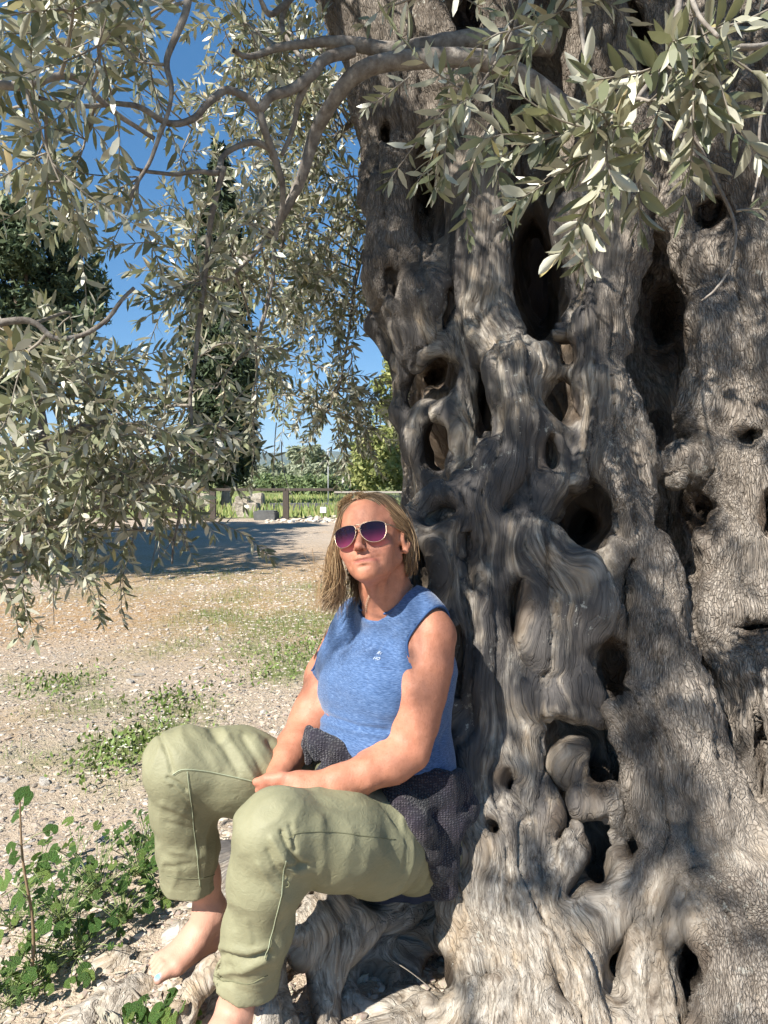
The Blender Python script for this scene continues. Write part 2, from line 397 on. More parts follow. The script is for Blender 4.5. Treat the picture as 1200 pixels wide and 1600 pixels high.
# hollows: (px, py, Y, half width px, half height px, depth m, tilt deg)
HOLES = [
 (672,292,2.44,31,72,.26,-8),(722,0,2.5,34,70,.3,0),(1000,60,2.34,14,90,.12,6),(690,482,2.36,12,32,.14,-5),(612,440,2.3,12,28,.06,10),(680,585,2.4,34,36,.3,-10),(650,612,2.45,14,28,.3,-10),
 (692,690,2.38,28,44,.2,-14),(758,628,2.34,20,52,.3,0),(838,432,2.36,42,105,.45,3),(610,215,2.46,7,14,.1,0),(735,330,2.4,5,40,.05,0),
 (884,548,2.14,22,24,.16,-20),(880,628,2.14,23,38,.17,8),(848,715,2.06,12,30,.07,0),
 (918,812,2.06,42,52,.4,-12),(1038,506,2.12,31,70,.34,4),(1112,336,2.16,19,26,.25,0),(1030,665,2.06,12,26,.1,0),(1160,676,1.98,15,13,.1,-20),
 (1088,800,2.0,28,36,.3,5),(1198,800,1.96,12,34,.2,0),(1100,890,1.98,14,40,.05,0),(690,800,2.0,30,26,.045,30),(668,890,1.98,26,46,.06,0),
 (790,790,1.98,14,16,.06,0),(812,955,1.92,19,50,.11,-12),(700,1020,1.93,28,60,.03,0),(958,1042,1.94,28,48,.25,3),
 (862,1152,1.88,25,26,.11,-10),(903,1156,1.88,22,15,.08,0),(932,1214,1.82,22,33,.16,8),(873,1275,1.79,12,44,.11,-14),(785,1212,1.85,13,15,.14,0),(765,1283,1.80,11,11,.14,0),
 (930,1345,1.75,17,40,.15,-10),(985,1332,1.76,21,17,.15,30),(918,1305,1.77,12,14,.06,0),(900,1375,1.74,9,34,.06,-35),
 (976,1478,1.64,12,38,.09,-8),(1084,1500,1.6,24,38,.12,4),(1078,1570,1.55,18,50,.10,4),(774,1531,1.6,15,9,.1,0),(872,1552,1.56,13,22,.04,0),(590,1525,1.72,26,26,.05,0),
 (690,1518,1.74,26,36,.2,18),(478,1560,1.62,20,62,.18,14),(575,1395,1.76,38,22,.07,0),(1196,985,1.9,40,10,.15,20),(985,905,1.94,6,50,.04,-10),(1090,960,1.9,12,60,.04,-6),
 (745,880,1.96,10,60,.03,10),(860,900,1.9,6,60,.03,8),(655,1475,1.74,34,30,.06,0),(1192,1180,1.8,6,60,.06,0),(1020,1560,1.5,6,60,.05,-6),
]
olive = empty('olive_tree', (1.05, 3.0, 0.0))
tag(olive, 'ancient olive tree with massive hollow gnarled trunk and silvery leafy branches', 'tree')
S = Shape()
S.cone((1.14, 3.42, -.4), (1.06, 3.42, 1.5), 1.24, .93, .1)
S.cone((1.06, 3.42, 1.5), (1.07, 3.45, 3.7), .93, .82, .1)
for L in LIMBS:
    L2 = L.copy(); L2[:, 3] *= .95; S.chain(L2, .034)
for px, py, Y, hw, hh, dep, tilt in HOLES:
    m = Y / FPX * 1.03; t = R(tilt)
    view = P(px, py, Y) - np.array([0, 0, CAM_H]); view /= np.linalg.norm(view)
    rt = np.cross(view, [0, 0, 1.0]); rt /= np.linalg.norm(rt); up = np.cross(rt, view)
    ax = rt * math.cos(t) + up * math.sin(t); ay = -rt * math.sin(t) + up * math.cos(t)
    c = P(px, py, Y)
    S.ell(c + view * dep * .1, (hw * m, hh * m, dep * (1.7 if dep > .11 else 1)), [ax, ay, view], .03, cut=True)
S.cone((1.14, 3.4, .55), (1.10, 3.45, 3.6), .70, .66, .05, cut=True)
S.warp = (.016, 9.0)
V, F = S.mesh((-1.0, 1.2, -.12), (1.75, 3.1, 3.15), .0078, B=16)
Vb, Fb = S.mesh((-.5, 3.07, -.12), (2.8, 4.9, 3.4), .03)
V = np.concatenate([V, Vb]).astype(np.float64); F = np.concatenate([F, Fb + len(V) - len(Vb)])
# grain coordinates: along and across the nearest limb, pushed aside round each hollow
wsum = np.zeros(len(V)); psi = np.zeros(len(V)); alo = np.zeros(len(V))
for L in LIMBS:
    cum = 0.0; lc = L[:, 0].mean() * 0
    for a, b in zip(L[:-1], L[1:]):
        d = b[:3] - a[:3]; ln = np.linalg.norm(d); t3 = d / ln
        s3 = np.cross(t3, [0, -1.0, 0]); s3 /= np.linalg.norm(s3)
        if s3[0] < 0: s3 = -s3
        ap = V - a[:3]; t = np.clip(ap @ t3, 0, ln); q = ap - t[:, None] * t3
        dist = np.abs(np.linalg.norm(q, axis=1) - (a[3] + (b[3] - a[3]) * t / ln))
        w = np.exp(-np.minimum(dist / .03, 40)) + 1e-12
        sgn = -1.0 if t3[2] < 0 else 1.0
        psi += w * (q @ s3 + (a[0] + b[0]) * .5 * .8); alo += w * (V[:, 2] * .4 + sgn * (cum + t) * .6); wsum += w
        cum += ln
psi /= wsum; alo /= wsum
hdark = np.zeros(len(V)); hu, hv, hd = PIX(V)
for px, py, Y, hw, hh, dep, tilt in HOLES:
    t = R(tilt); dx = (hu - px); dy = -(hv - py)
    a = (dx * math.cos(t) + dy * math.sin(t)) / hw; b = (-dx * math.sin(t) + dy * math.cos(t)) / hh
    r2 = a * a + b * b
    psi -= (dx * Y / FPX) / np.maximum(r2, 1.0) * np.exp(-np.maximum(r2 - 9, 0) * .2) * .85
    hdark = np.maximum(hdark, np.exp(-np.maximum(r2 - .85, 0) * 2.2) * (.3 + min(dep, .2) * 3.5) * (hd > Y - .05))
flow = np.stack([psi, V[:, 1] * .6, alo], 1)
flow[:, 0] += .012 * vnoise(V * 7, 5) + .004 * vnoise(V * 22, 6)
# rough bark on the right column and the upper left stem, bare grey wood elsewhere
bark = sstep(925, 985, hu + 40 * vnoise(V * 5, 9)) * sstep(1500, 1150, hv + 0 * hu)
bark = np.maximum(bark, sstep(720, 640, hu) * sstep(520, 380, hv + 60 * vnoise(V * 5, 11)) * .8)
bark = np.maximum(bark, sstep(1060, 1130, hu + 50 * vnoise(V * 6, 3)) * sstep(1330, 1380, hv))
bark = np.maximum(bark, sstep(330, 150, hv) * .8)
N = vnormals(V, F)
fl = flow * np.array([1, 1, 1])
ridge = 1 - np.abs(vnoise(fl * np.array([26, 20, 3.2]), 21)) * 2
ridge2 = 1 - np.abs(vnoise(fl * np.array([60, 45, 7]), 23)) * 2
crack = sstep(.80, 1.0, 1 - np.abs(vnoise(fl * np.array([13, 9, 2.2]) + vnoise(V * 9, 31)[:, None] * .12, 37)) * 1.6)
lump = vnoise(V * 9, 41)
ridge0 = 1 - np.abs(vnoise(fl * np.array([11, 9, 1.6]) + 4, 27)) * 2
disp = .015 * ridge0 * (1 - .5 * bark) + .0055 * ridge * (1 - .4 * bark) + .0018 * ridge2 - .015 * crack + .011 * lump + .006 * bark * vnoise(V * 32, 43) - .007 * bark * sstep(.74, 1.0, 1 - np.abs(vnoise(fl * np.array([24, 20, 6]) + vnoise(V * 12, 33)[:, None] * .3, 39)) * 1.7)
disp += .004 * vnoise(V * np.array([26, 26, 20]), 44)
V2 = V + N * disp[:, None]
V2[:, 2] = np.maximum(V2[:, 2], -.1)

t = NT('old_olive_wood'); fa = t.attr('flow', True); ba = t.attr('bark'); ha = t.attr('hollow'); ob = t.obj()
g1 = t.noise(t.scale(fa, 120, 90, 5), 1.0, 5, .60)
g2 = t.noise(t.scale(fa, 420, 300, 22), 1.0, 3, .6)
g3 = t.noise(t.scale(fa, 34, 28, 3.4), 1.0, 3, .5)
lines = t.math('ABSOLUTE', t.math('SUBTRACT', t.noise(t.scale(fa, 75, 55, 1.8), 1.0, 2, .5), .5))
cr = t.ramp(lines, [(0, 0), (.035, 1)])
lines2 = t.math('ABSOLUTE', t.math('SUBTRACT', t.noise(t.scale(fa, 230, 160, 6), 1.0, 2, .5), .5))
cr2 = t.ramp(lines2, [(0, .25), (.05, 1)])
big = t.noise(ob, 2.6, 4, .6); mid = t.noise(ob, 9, 5, .62)
wood = t.ramp(g1, [(.32, (.115, .092, .07)), (.48, (.33, .285, .23)), (.68, (.60, .545, .465))])
wood = t.mix(t.ramp(g3, [(.45, .0), (.7, .55)]), wood, (.43, .39, .33))
wood = t.mix(t.ramp(g3, [(.28, .65), (.42, 0)]), wood, (.10, .075, .055))
wood = t.mix(t.ramp(mid, [(.46, 0), (.7, .75)]), wood, (.36, .265, .165))         # ochre weathering
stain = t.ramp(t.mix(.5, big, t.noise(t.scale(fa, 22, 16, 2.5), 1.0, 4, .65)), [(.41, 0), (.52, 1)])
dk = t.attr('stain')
wood = t.mix(t.math('MULTIPLY', stain, dk), wood, t.mix(g1, (.045, .042, .04), (.12, .11, .105)))  # dark stains, plus the sitter's shadow put into the wood colour
# bark: plates broken by cracks
wv = t.n('ShaderNodeVectorMath', operation='ADD'); t.l(t.scale(fa, 120, 95, 30), wv.inputs[0])
ns = t.n('ShaderNodeTexNoise'); ns.inputs['Scale'].default_value = 30; t.l(ob, ns.inputs['Vector']); t.l(t.scale(ns.outputs[1], .9, .9, .5), wv.inputs[1])
pl = t.n('ShaderNodeTexVoronoi', feature='DISTANCE_TO_EDGE'); pl.inputs['Scale'].default_value = 1.5; t.l(wv, pl.inputs['Vector'])
plates = t.ramp(pl, [(0, 0), (.16, 1)])
bn = t.noise(t.scale(fa, 170, 140, 45), 1.0, 6, .72)
bcol = t.ramp(bn, [(.32, (.10, .083, .067)), (.5, (.30, .255, .21)), (.68, (.55, .49, .42))])
bcol = t.mix(t.ramp(mid, [(.5, 0), (.66, .45)]), bcol, (.42, .375, .32))
bcol = t.mix(t.ramp(t.noise(ob, 5, 5, .65), [(.36, .6), (.5, 0)]), bcol, (.085, .068, .055))
bcol = t.mix(t.math('MULTIPLY', t.math('SUBTRACT', 1, plates), .3), bcol, (.05, .04, .033))
col = t.mix(ba, wood, bcol)
col = t.mix(t.math('MULTIPLY', t.attr('darkened'), t.ramp(t.noise(ob, 7, 5, .7), [(.35, .85), (.62, .25)])), col, (.085, .066, .05))  # dark brown mixed in, stronger towards the top of the trunk
lich = t.ramp(t.noise(ob, 34, 4, .8), [(.60, 0), (.66, 1)]); lich = t.math('MULTIPLY', lich, t.ramp(t.noise(ob, 3.1, 3, .5), [(.5, 0), (.62, .75)]))
col = t.mix(lich, col, (.50, .50, .44))
col = t.mix(t.math('MULTIPLY', t.math('SUBTRACT', 1, cr), t.math('MULTIPLY', t.math('SUBTRACT', .9, ba), t.ramp(mid, [(.45, .05), (.6, .35)]))), col, (.05, .04, .032))
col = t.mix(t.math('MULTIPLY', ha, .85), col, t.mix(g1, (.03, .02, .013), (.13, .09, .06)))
hgt = t.math('ADD', t.math('MULTIPLY', g1, .5), t.math('ADD', t.math('MULTIPLY', g2, .08), t.math('MULTIPLY', cr, .22)))
hgt = t.math('ADD', hgt, t.math('MULTIPLY', cr2, .1))
hb = t.math('ADD', t.math('MULTIPLY', plates, .5), t.math('MULTIPLY', bn, 1.0))
mh = t.n('ShaderNodeMix', data_type='FLOAT'); t.l(ba, mh.inputs[0]); t.l(hgt, mh.inputs[2]); t.l(hb, mh.inputs[3])
M_WOOD = t.fin(col, .82, t.bump(mh.outputs[0], .0095), .22)
stain_shade_amt = sstep(1010, 880, hu) * sstep(1420, 1150, hv) * sstep(250, 420, hv) * 1.0 + .35
stain_shade_amt = np.maximum(stain_shade_amt, sstep(760, 690, hu) * sstep(650, 800, hv) * 1.0 * sstep(1500, 1300, hv))  # shadow of the sitter painted on the trunk beside and behind her
stain_shade_amt *= 1 - .85 * sstep(560, 480, hu) * sstep(1380, 1440, hv)
trunk = mesh_np('trunk', V2, F, M_WOOD, olive, True, {'flow': flow, 'bark': bark, 'hollow': np.clip(hdark, 0, 1), 'stain': np.clip(stain_shade_amt, 0, 1), 'darkened': sstep(560, 260, hv + 70 * vnoise(V * 4, 19))})
# ================================================================ GROUND
rg = np.random.default_rng(7)
def ground_z(x, y):
    p = np.stack([x, y, np.zeros_like(x)], 1)
    near = np.exp(-((y - 2) / 9.0) ** 2)
    z = .045 * vnoise(p * .8, 61) * near + .012 * vnoise(p * 3.1, 62) * near + .006 * vnoise(p * 9, 63) * near
    z = z + .05 * sstep(1.4, .4, np.hypot(x + .2, (y - 2.6) * .6))     # soil heaped against the roots
    z = z - .05 * sstep(-.2, -1.2, x) * sstep(4, 2, y)
    return z
gy = np.concatenate([np.linspace(-8, .6, 12), .6 + np.cumsum(np.geomspace(.018, .35, 330)), [80, 110, 160, 260, 500, 1000, 2000, 3500, 6000]])
gx1 = np.concatenate([np.linspace(0, 3, 130), 3 + np.cumsum(np.geomspace(.026, .9, 90)), [60, 120, 400, 1500, 5000]])
gx = np.concatenate([-gx1[:0:-1], gx1]) - .4
X, Y = np.meshgrid(gx, gy, indexing='ij'); nx, ny = X.shape
Z = ground_z(X.ravel(), Y.ravel())
gv = np.stack([X.ravel(), Y.ravel(), Z], 1)
i, j = np.meshgrid(np.arange(nx - 1), np.arange(ny - 1), indexing='ij'); b0 = (i * ny + j).ravel()
gf = np.stack([b0, b0 + ny, b0 + ny + 1, b0 + 1], 1)
# where grass grows (patches read off the place): x, y, radius, strength
GRASS = [(*GP(a, b)[:2], r, s) for a, b, r, s in [
    (350,965,.5,.9),(470,975,.8,1),(440,1010,.5,.9),(100,1065,.28,.8),(130,1105,.3,.7),(215,1165,.3,1),(260,1140,.25,1),(300,1110,.25,.6),(270,1010,.4,.5),
    (180,925,.7,.35),(330,900,1.2,.35),(470,1050,.3,1),(490,920,.7,.5),(60,1180,.2,.5),(390,935,.8,.4),(25,1060,.25,.4),(200,1215,.2,.4),(480,1030,.35,.9),(290,1290,.12,.3)]]
def grass_at(x, y):
    g = np.zeros(len(x)); w = .5 + .9 * fbm(np.stack([x, y, 0 * x], 1) * 2.2, 3, 71)
    for a, b, r, s in GRASS: g = np.maximum(g, s * np.exp(-(((x - a) / r) ** 2 + ((y - b) / (r * 1.0)) ** 2)))
    return np.clip(g * (w + .35), 0, 1)
gg = grass_at(gv[:, 0], gv[:, 1]); far = sstep(20.5, 22.5, gv[:, 1])
ginf = fbm(gv * [.35, .5, 1] + 3, 3, 75)
dry = sstep(4.2, 6.2, gv[:, 1]) * sstep(15, 10, gv[:, 1]) * sstep(-.6, .1, ginf)
dry = np.maximum(dry, .45 * sstep(.0, .5, fbm(gv * [1.2, 1.2, 1], 3, 77)) * sstep(2.2, 3, gv[:, 1]))
t = NT('stony_dirt'); ob = t.obj(); ga = t.attr('grass'); da = t.attr('dry'); fr = t.attr('far')
n1 = t.noise(ob, 1.3, 5, .6); n2 = t.noise(ob, 22, 6, .7); n3 = t.noise(ob, 160, 3, .6)
col = t.ramp(n2, [(.3, (.34, .265, .19)), (.5, (.46, .37, .28)), (.72, (.58, .49, .385))])
col = t.mix(t.ramp(n1, [(.4, 0), (.65, .5)]), col, (.55, .44, .33))
v1 = t.vor(ob, 55); vc = t.vor(ob, 55, out=1); v2 = t.vor(ob, 19); vc2 = t.vor(ob, 19, out=1)
sep = t.n('ShaderNodeSeparateColor'); t.l(vc, sep.inputs[0]); sep2 = t.n('ShaderNodeSeparateColor'); t.l(vc2, sep2.inputs[0])
peb = t.math('MULTIPLY', t.ramp(v1, [(.30, 1), (.42, 0)]), t.math('GREATER_THAN', sep.outputs[0], .45))
peb2 = t.math('MULTIPLY', t.ramp(v2, [(.22, 1), (.32, 0)]), t.math('GREATER_THAN', sep2.outputs[0], .6))
pc = t.ramp(sep.outputs[1], [(0, (.26, .22, .19)), (.5, (.45, .40, .35)), (1, (.60, .56, .50))])
pc2 = t.ramp(sep2.outputs[1], [(0, (.24, .22, .20)), (.5, (.42, .38, .34)), (1, (.62, .58, .52))])
nf = t.math('SUBTRACT', 1, t.math('MULTIPLY', ga, .8))
col = t.mix(t.math('MULTIPLY', peb, nf), col, pc); col = t.mix(t.math('MULTIPLY', peb2, nf), col, pc2)
brk = t.ramp(t.noise(ob, 14, 5, .75), [(.38, 0), (.54, 1)])
col = t.mix(t.math('MULTIPLY', da, t.math('MULTIPLY', brk, .8)), col, t.mix(n2, (.36, .19, .075), (.50, .33, .15)))
col = t.mix(t.math('MULTIPLY', ga, brk), col, t.mix(n3, (.10, .135, .04), (.22, .26, .09)))
col = t.mix(fr, col, t.mix(t.noise(ob, .25, 5, .6), (.15, .18, .06), (.26, .28, .12)))
h = t.math('ADD', t.math('MULTIPLY', n2, .6), t.math('ADD', t.math('MULTIPLY', peb, .25), t.math('MULTIPLY', peb2, .6)))
M_DIRT = t.fin(col, .95, t.bump(t.math('ADD', h, t.math('MULTIPLY', n3, .2)), .05), .1)
ground = mesh_np('ground', gv, gf, M_DIRT, None, True, {'grass': gg, 'dry': np.clip(dry, 0, 1), 'far': far})
tag(ground, kind='structure')

# loose stones: a few shapes, the big ones single things, the small ones one spread
import bmesh
def rock_shapes(n, seed, sub=2):
    out = []
    for q in range(n):
        bm = bmesh.new(); bmesh.ops.create_icosphere(bm, subdivisions=sub, radius=1)
        v = np.array([x.co for x in bm.verts]); f = np.array([[x.index for x in p.verts] for p in bm.faces]); bm.free()
        rr = np.random.default_rng(seed + q)
        for _ in range(9):      # chop planes
            d = rr.normal(size=3); d /= np.linalg.norm(d); c = rr.uniform(.45, .8); e = v @ d
            v = v - np.maximum(e - c, 0)[:, None] * d
        v *= np.array([1, rr.uniform(.6, .95), rr.uniform(.3, .6)]); v *= 1 + .08 * vnoise(v * 2.5, q)[:, None]
        out.append((v, f))
    return out
RK = rock_shapes(8, 100, 1); RKB = rock_shapes(8, 300, 2)
t = NT('stone'); ob = t.obj(); oi = t.n('ShaderNodeObjectInfo')
c = t.ramp(t.noise(ob, 40, 5, .65), [(.3, (.30, .27, .235)), (.55, (.42, .385, .34)), (.75, (.55, .51, .46))])
c = t.mix(t.math('MULTIPLY', oi.outputs['Random'], .6), c, (.62, .58, .52)); M_STONE = t.fin(c, .9, t.bump(t.noise(ob, 90, 4), .004), .15)
t = NT('pebbles'); a = t.attr('tone'); ob = t.obj()
c = t.ramp(a, [(0, (.23, .19, .155)), (.35, (.40, .335, .27)), (.7, (.50, .43, .35)), (1, (.57, .51, .43))]); M_PEB = t.fin(t.mix(.25, c, t.noise(ob, 120, 3, col=True), 'OVERLAY'), .92, None, .12)
bag = Bag(); n = 15000
yy = 1.55 + 8.5 * rg.random(n) ** 1.7; xx = (rg.random(n) * 1.35 - .95) * (yy * .62 + .3) 
xx = np.where(xx > .5, -xx, xx); keep = grass_at(xx, yy) < rg.random(n) * 1.3
keep &= (vnoise(np.stack([xx, yy, 0 * xx], 1) * 1.1, 88) + rg.random(n) * .9) > .12
xx, yy = xx[keep], yy[keep]; zz = ground_z(xx, yy)
for x, y, z in zip(xx, yy, zz):
    v, f = RK[rg.integers(8)]; s = .0035 + .016 * rg.random() ** 3.4 + .0011 * y; a = rg.random() * 6.28
    q = v * s * np.array([1.3, 1, .9]); q = np.stack([q[:, 0] * math.cos(a) - q[:, 1] * math.sin(a), q[:, 0] * math.sin(a) + q[:, 1] * math.cos(a), q[:, 2]], 1)
    bag.add(q + [x, y, z + s * .12], f, 0, rg.random())
tag(bag.build('gravel', M_PEB, None, False, 'tone'), 'small pale pebbles and chips scattered over the dirt', 'gravel', kind='stuff')
me_r = []
for q, (v, f) in enumerate(RKB):
    o = mesh_np('loose_stone', v, f, M_STONE, None, False); me_r.append(o.data); bpy.data.objects.remove(o)
BIG = [(130,970,.055,'flat grey stone, leftmost large one in the middle of the yard'),(90,975,.03,'small stone just left of the largest flat stone'),(215,1053,.055,'dark split stone in the centre of the stony yard'),(203,1064,.045,'flat pale stone touching the dark split stone'),
 (262,1083,.03,'pale stone beside the yellow green weed tuft'),(412,1118,.034,'round grey stone just behind the far thigh'),(300,915,.04,'stone under the lowest drooping olive twig'),(385,912,.035,'stone at the edge of the orange dry grass'),
 (70,1213,.05,'reddish flat stone lying near the left edge above the weeds'),(108,1170,.022,'small stone above the reddish flat stone'),(310,1045,.038,'lone upright stone beside the grass in mid yard'),(320,985,.04,'stone half sunk in the grass patch'),
 (8,1212,.03,'dark stone cut by the left edge of the picture'),(340,1000,.04,'pale stone at the right rim of the grass patch'),(252,905,.04,'stone furthest back at the rim of the broad shade'),(163,945,.032,'stone straight below the drooping left olive leaves'),
 (190,1300,.022,'small stone beside the topmost weed leaves'),(155,1420,.03,'stone buried among the mallow clumps'),(60,1440,.03,'stone at the foot of the tall mallow'),(30,1395,.026,'dark stone behind the tall mallow at the left edge')]
for q, (a, b, s, lb) in enumerate(BIG):
    p = GP(a, b); p[2] = ground_z(p[:1], p[1:2])[0]
    o = bpy.data.objects.new('loose_stone', me_r[q % 8]); COL.objects.link(o)
    o.location = (p[0], p[1], p[2] + s * .15); o.scale = (s, s * .8, s * .8); o.rotation_euler = (rg.uniform(-.2, .2), rg.uniform(-.2, .2), rg.uniform(0, 6.3))
    tag(o, lb, 'stone', 'loose stones on the dirt')

# short grass and tiny white flowers
def blades(n, xs, ys, hts, wid, bag, rr, tone):
    for x, y, h in zip(xs, ys, hts):
        a = rr.random() * 6.28; l = rr.uniform(.1, .7) * h; d = np.array([math.cos(a), math.sin(a), 0]); s = np.array([-d[1], d[0], 0]) * wid
        b = np.array([x, y, 0.0]); m = b + d * l * .35 + [0, 0, h * .6]; e = b + d * l + [0, 0, h]
        bag.add([b - s, b + s, m + s * .7, m - s * .7, e + s * .1, e - s * .1], [(0, 1, 2, 3), (3, 2, 4, 5)], 0, rr.random() * .5 + tone)
t = NT('grass_blades'); a = t.attr('tone')
c = t.ramp(a, [(0, (.07, .12, .025)), (.4, (.14, .20, .05)), (.7, (.27, .30, .10)), (1, (.42, .36, .18))]); M_GRASS = t.fin(c, .6, None, .3)
bag = Bag(); n = 42000
xx = rg.uniform(-4.2, .6, n); yy = 1.9 + 8 * rg.random(n) ** 1.3; k = grass_at(xx, yy) > .12 + .5 * rg.random(n); xx, yy = xx[k], yy[k]
zz = ground_z(xx, yy); b2 = Bag()
blades(len(xx), xx, yy, rg.uniform(.012, .04, len(xx)) * (1 + .08 * yy), .0016, b2, rg, .1)
vv = np.concatenate(b2.V); vv[:, 2] += np.repeat(zz, 6); ff = np.concatenate(b2.F); tone = np.concatenate(b2.A)
tag(mesh_np('grass', vv, ff, M_GRASS, None, True, {'tone': tone}), 'short patchy grass growing through the stony dirt', 'grass', kind='stuff')
bag = Bag(); M_PETAL = flat_mat('white_petals', (.78, .76, .62), .6)
fx, fy = [], []
for a, b, m in [(470,975,150),(215,1165,50),(235,1150,50),(100,1060,14),(470,1040,60),(350,965,50),(440,965,90)]:
    c = GP(a, b); fx += list(c[0] + rg.normal(0, .035 * c[1], m)); fy += list(c[1] + rg.normal(0, .07 * c[1], m))
fx, fy = np.array(fx), np.array(fy); fz = ground_z(fx, fy)
for x, y, z in zip(fx, fy, fz):
    h = rg.uniform(.02, .045); r = rg.uniform(.004, .007)
    for q in range(4):
        a = q * 1.57 + rg.random() * .3; c, s = math.cos(a) * r, math.sin(a) * r
        bag.add([(x, y, z + h), (x + c - s * .5, y + s + c * .5, z + h + .002), (x + c * 1.4, y + s * 1.4, z + h + .003), (x + c + s * .5, y + s - c * .5, z + h + .002)], [(0, 1, 2, 3)])
tag(bag.build('tiny_flowers', M_PETAL), 'tiny white flowers dotted through the grass patches', 'flowers', kind='stuff')
# ================================================================ BEHIND: fence, ruins, trees, hills
rb = np.random.default_rng(21)
def box_np(lo, hi, bev=0, jit=0, rr=None):
    lo, hi = np.array(lo, float), np.array(hi, float)
    bm = bmesh.new(); bmesh.ops.create_cube(bm, size=1)
    for v in bm.verts: v.co = Vector((np.array(v.co) + .5) * (hi - lo) + lo)
    if bev: bmesh.ops.bevel(bm, geom=bm.edges[:], offset=bev, segments=2, affect='EDGES')
    if jit:
        bmesh.ops.subdivide_edges(bm, edges=bm.edges[:], cuts=3, use_grid_fill=True)
    bmesh.ops.triangulate(bm, faces=bm.faces[:])
    v = np.array([x.co for x in bm.verts]); f = np.array([[x.index for x in p.verts] for p in bm.faces]); bm.free()
    if jit: v = v + jit * np.stack([vnoise(v * 3, 5), vnoise(v * 3 + 9, 6), vnoise(v * 3 + 17, 7)], 1)
    return v, f
M_RAIL = flat_mat('dark_weathered_timber', (.075, .06, .048), .8, bump=.01)
M_RAILP = flat_mat('grey_rail', (.32, .29, .25), .7)
fence = empty('rail_fence', (*GP(333, 812)[:2], 0)); FY = 20.8
tag(fence, 'low dark timber rail fence across the far edge of the dirt yard', 'fence')
for px in (108, 220, 333, 447):
    p = P(px, 812, FY); v, f = box_np((p[0] - .085, FY - .06, -.05), (p[0] + .085, FY + .06, .80), .01)
    mesh_np('post', v, f, M_RAIL, fence, False)
for a, b in ((40, 220), (220, 447), (447, 522)):
    pa, pb = P(a, 769, FY), P(b, 769.5, FY)
    v, f = box_np((pa[0], FY - .05, .80), (pb[0] - .01, FY + .05, .88), .008); mesh_np('rail', v, f, M_RAIL, fence, False)
f2 = empty('mesh_fence', (*P(600, 800, 22)[:2], 0)); tag(f2, 'pale railed wire fence continuing right behind the sitting woman', 'fence')
pa, pb = P(522, 770, 21), P(700, 772, 21)
v, f = box_np((pa[0], 21, .74), (pb[0], 21.06, .79)); mesh_np('rail', v, f, M_RAILP, f2, False)
M_WIRE = flat_mat('grey_wire', (.16, .17, .16), .5)
for px in (560, 600, 640, 652, 690):
    p = P(px, 800, 21.03); V, F = tube_np([(p[0], 21.03, 0), (p[0], 21.03, .76)], .02, 6); mesh_np('post', V, F, M_WIRE, f2)
bag = Bag()
for q in range(16): V, F = tube_np([(pa[0], 21.03, .05 + q * .045), (pb[0], 21.03, .05 + q * .045)], .003, 4); bag.add(V, F)
for q in range(66): x = pa[0] + q * .05; V, F = tube_np([(x, 21.04, 0), (x, 21.04, .75)], .003, 4); bag.add(V, F)
tag(bag.build('wire_mesh', M_WIRE, f2), kind='stuff')
# ruin stones
t = NT('limestone_block'); ob = t.obj()
c = t.ramp(t.noise(ob, 2.2, 6, .7), [(.3, (.24, .20, .155)), (.5, (.42, .37, .295)), (.7, (.56, .51, .42))])
c = t.mix(t.ramp(t.noise(ob, 9, 5, .7), [(.5, 0), (.65, .6)]), c, (.15, .135, .115))
M_LIME = t.fin(c, .92, t.bump(t.noise(ob, 12, 6, .7), .06), .1)
M_SLAB = flat_mat('dark_stone', (.12, .12, .115), .8, bump=.02)
BL = [('stone_block',(262,330,772,812,23.2,.8),'broad square ruin block of pale limestone left of the cypress trunk',M_LIME),
 ('stone_block',(362,402,786,810,22.0,.6),'low lit limestone block in front of the cypress trunk',M_LIME),
 ('stone_block',(368,388,776,787,22.3,.5),'small block resting on the lit limestone block before the cypress',M_LIME),
 ('stone_block',(389,410,772,800,22.9,.6),'upright limestone block just right of the cypress trunk',M_LIME),
 ('stone_slab',(396,430,799,812,20.4,.7),'dark flat topped stone slab lying in front of the fence',M_SLAB),
 ('stone_block',(212,255,782,811,23.0,.6),'weather-worn limestone block half hidden by the hanging leaves',M_LIME)]
for nm, (x0, x1, y0, y1, Yd, dp), lb, m in BL:
    a, b = P(x0, y0, Yd), P(x1, y1, Yd); v, f = box_np((a[0], Yd, b[2] - .12 if y1 > 800 else b[2]), (b[0], Yd + dp, a[2]), .03, .04)
    tag(mesh_np(nm, v, f, m, None, False), lb, 'stone block')
wall = empty('low_wall', (*P(460, 800, 23)[:2], 0)); tag(wall, 'low dark rubble wall in the grass behind the fence', 'wall')
for r in range(3):
    x = P(410, 800, 23)[0] + .1 * r
    while x < P(506, 800, 23)[0]:
        w = rb.uniform(.22, .45); v, f = box_np((x, 23, -.02 + r * .13), (x + w - .015, 23.35 + rb.uniform(-.03, .03), .11 + r * .13 + rb.uniform(-.01, .005)), .015, .02)
        mesh_np('stone', v, f, M_SLAB, wall, False); x += w
rub = Bag()
for q in range(260):
    px = rb.uniform(415, 720); Yd = rb.uniform(19.3, 22.6) if px < 530 else rb.uniform(17.5, 22); p = P(px, 810, Yd); v, f = RK[rb.integers(8)]; s = rb.uniform(.04, .16)
    rub.add(v * s + [p[0], Yd, s * .15], f, 0, rb.random() * .5 + .5)
tag(rub.build('rubble', M_PEB, None, False, 'tone'), 'pale rubble strewn along the foot of the fence', 'rubble', kind='stuff')
sg = empty('small_sign', (*P(505, 806, 20.9)[:2], 0)); tag(sg, 'small blank white sign on a short stake by the fence', 'sign')
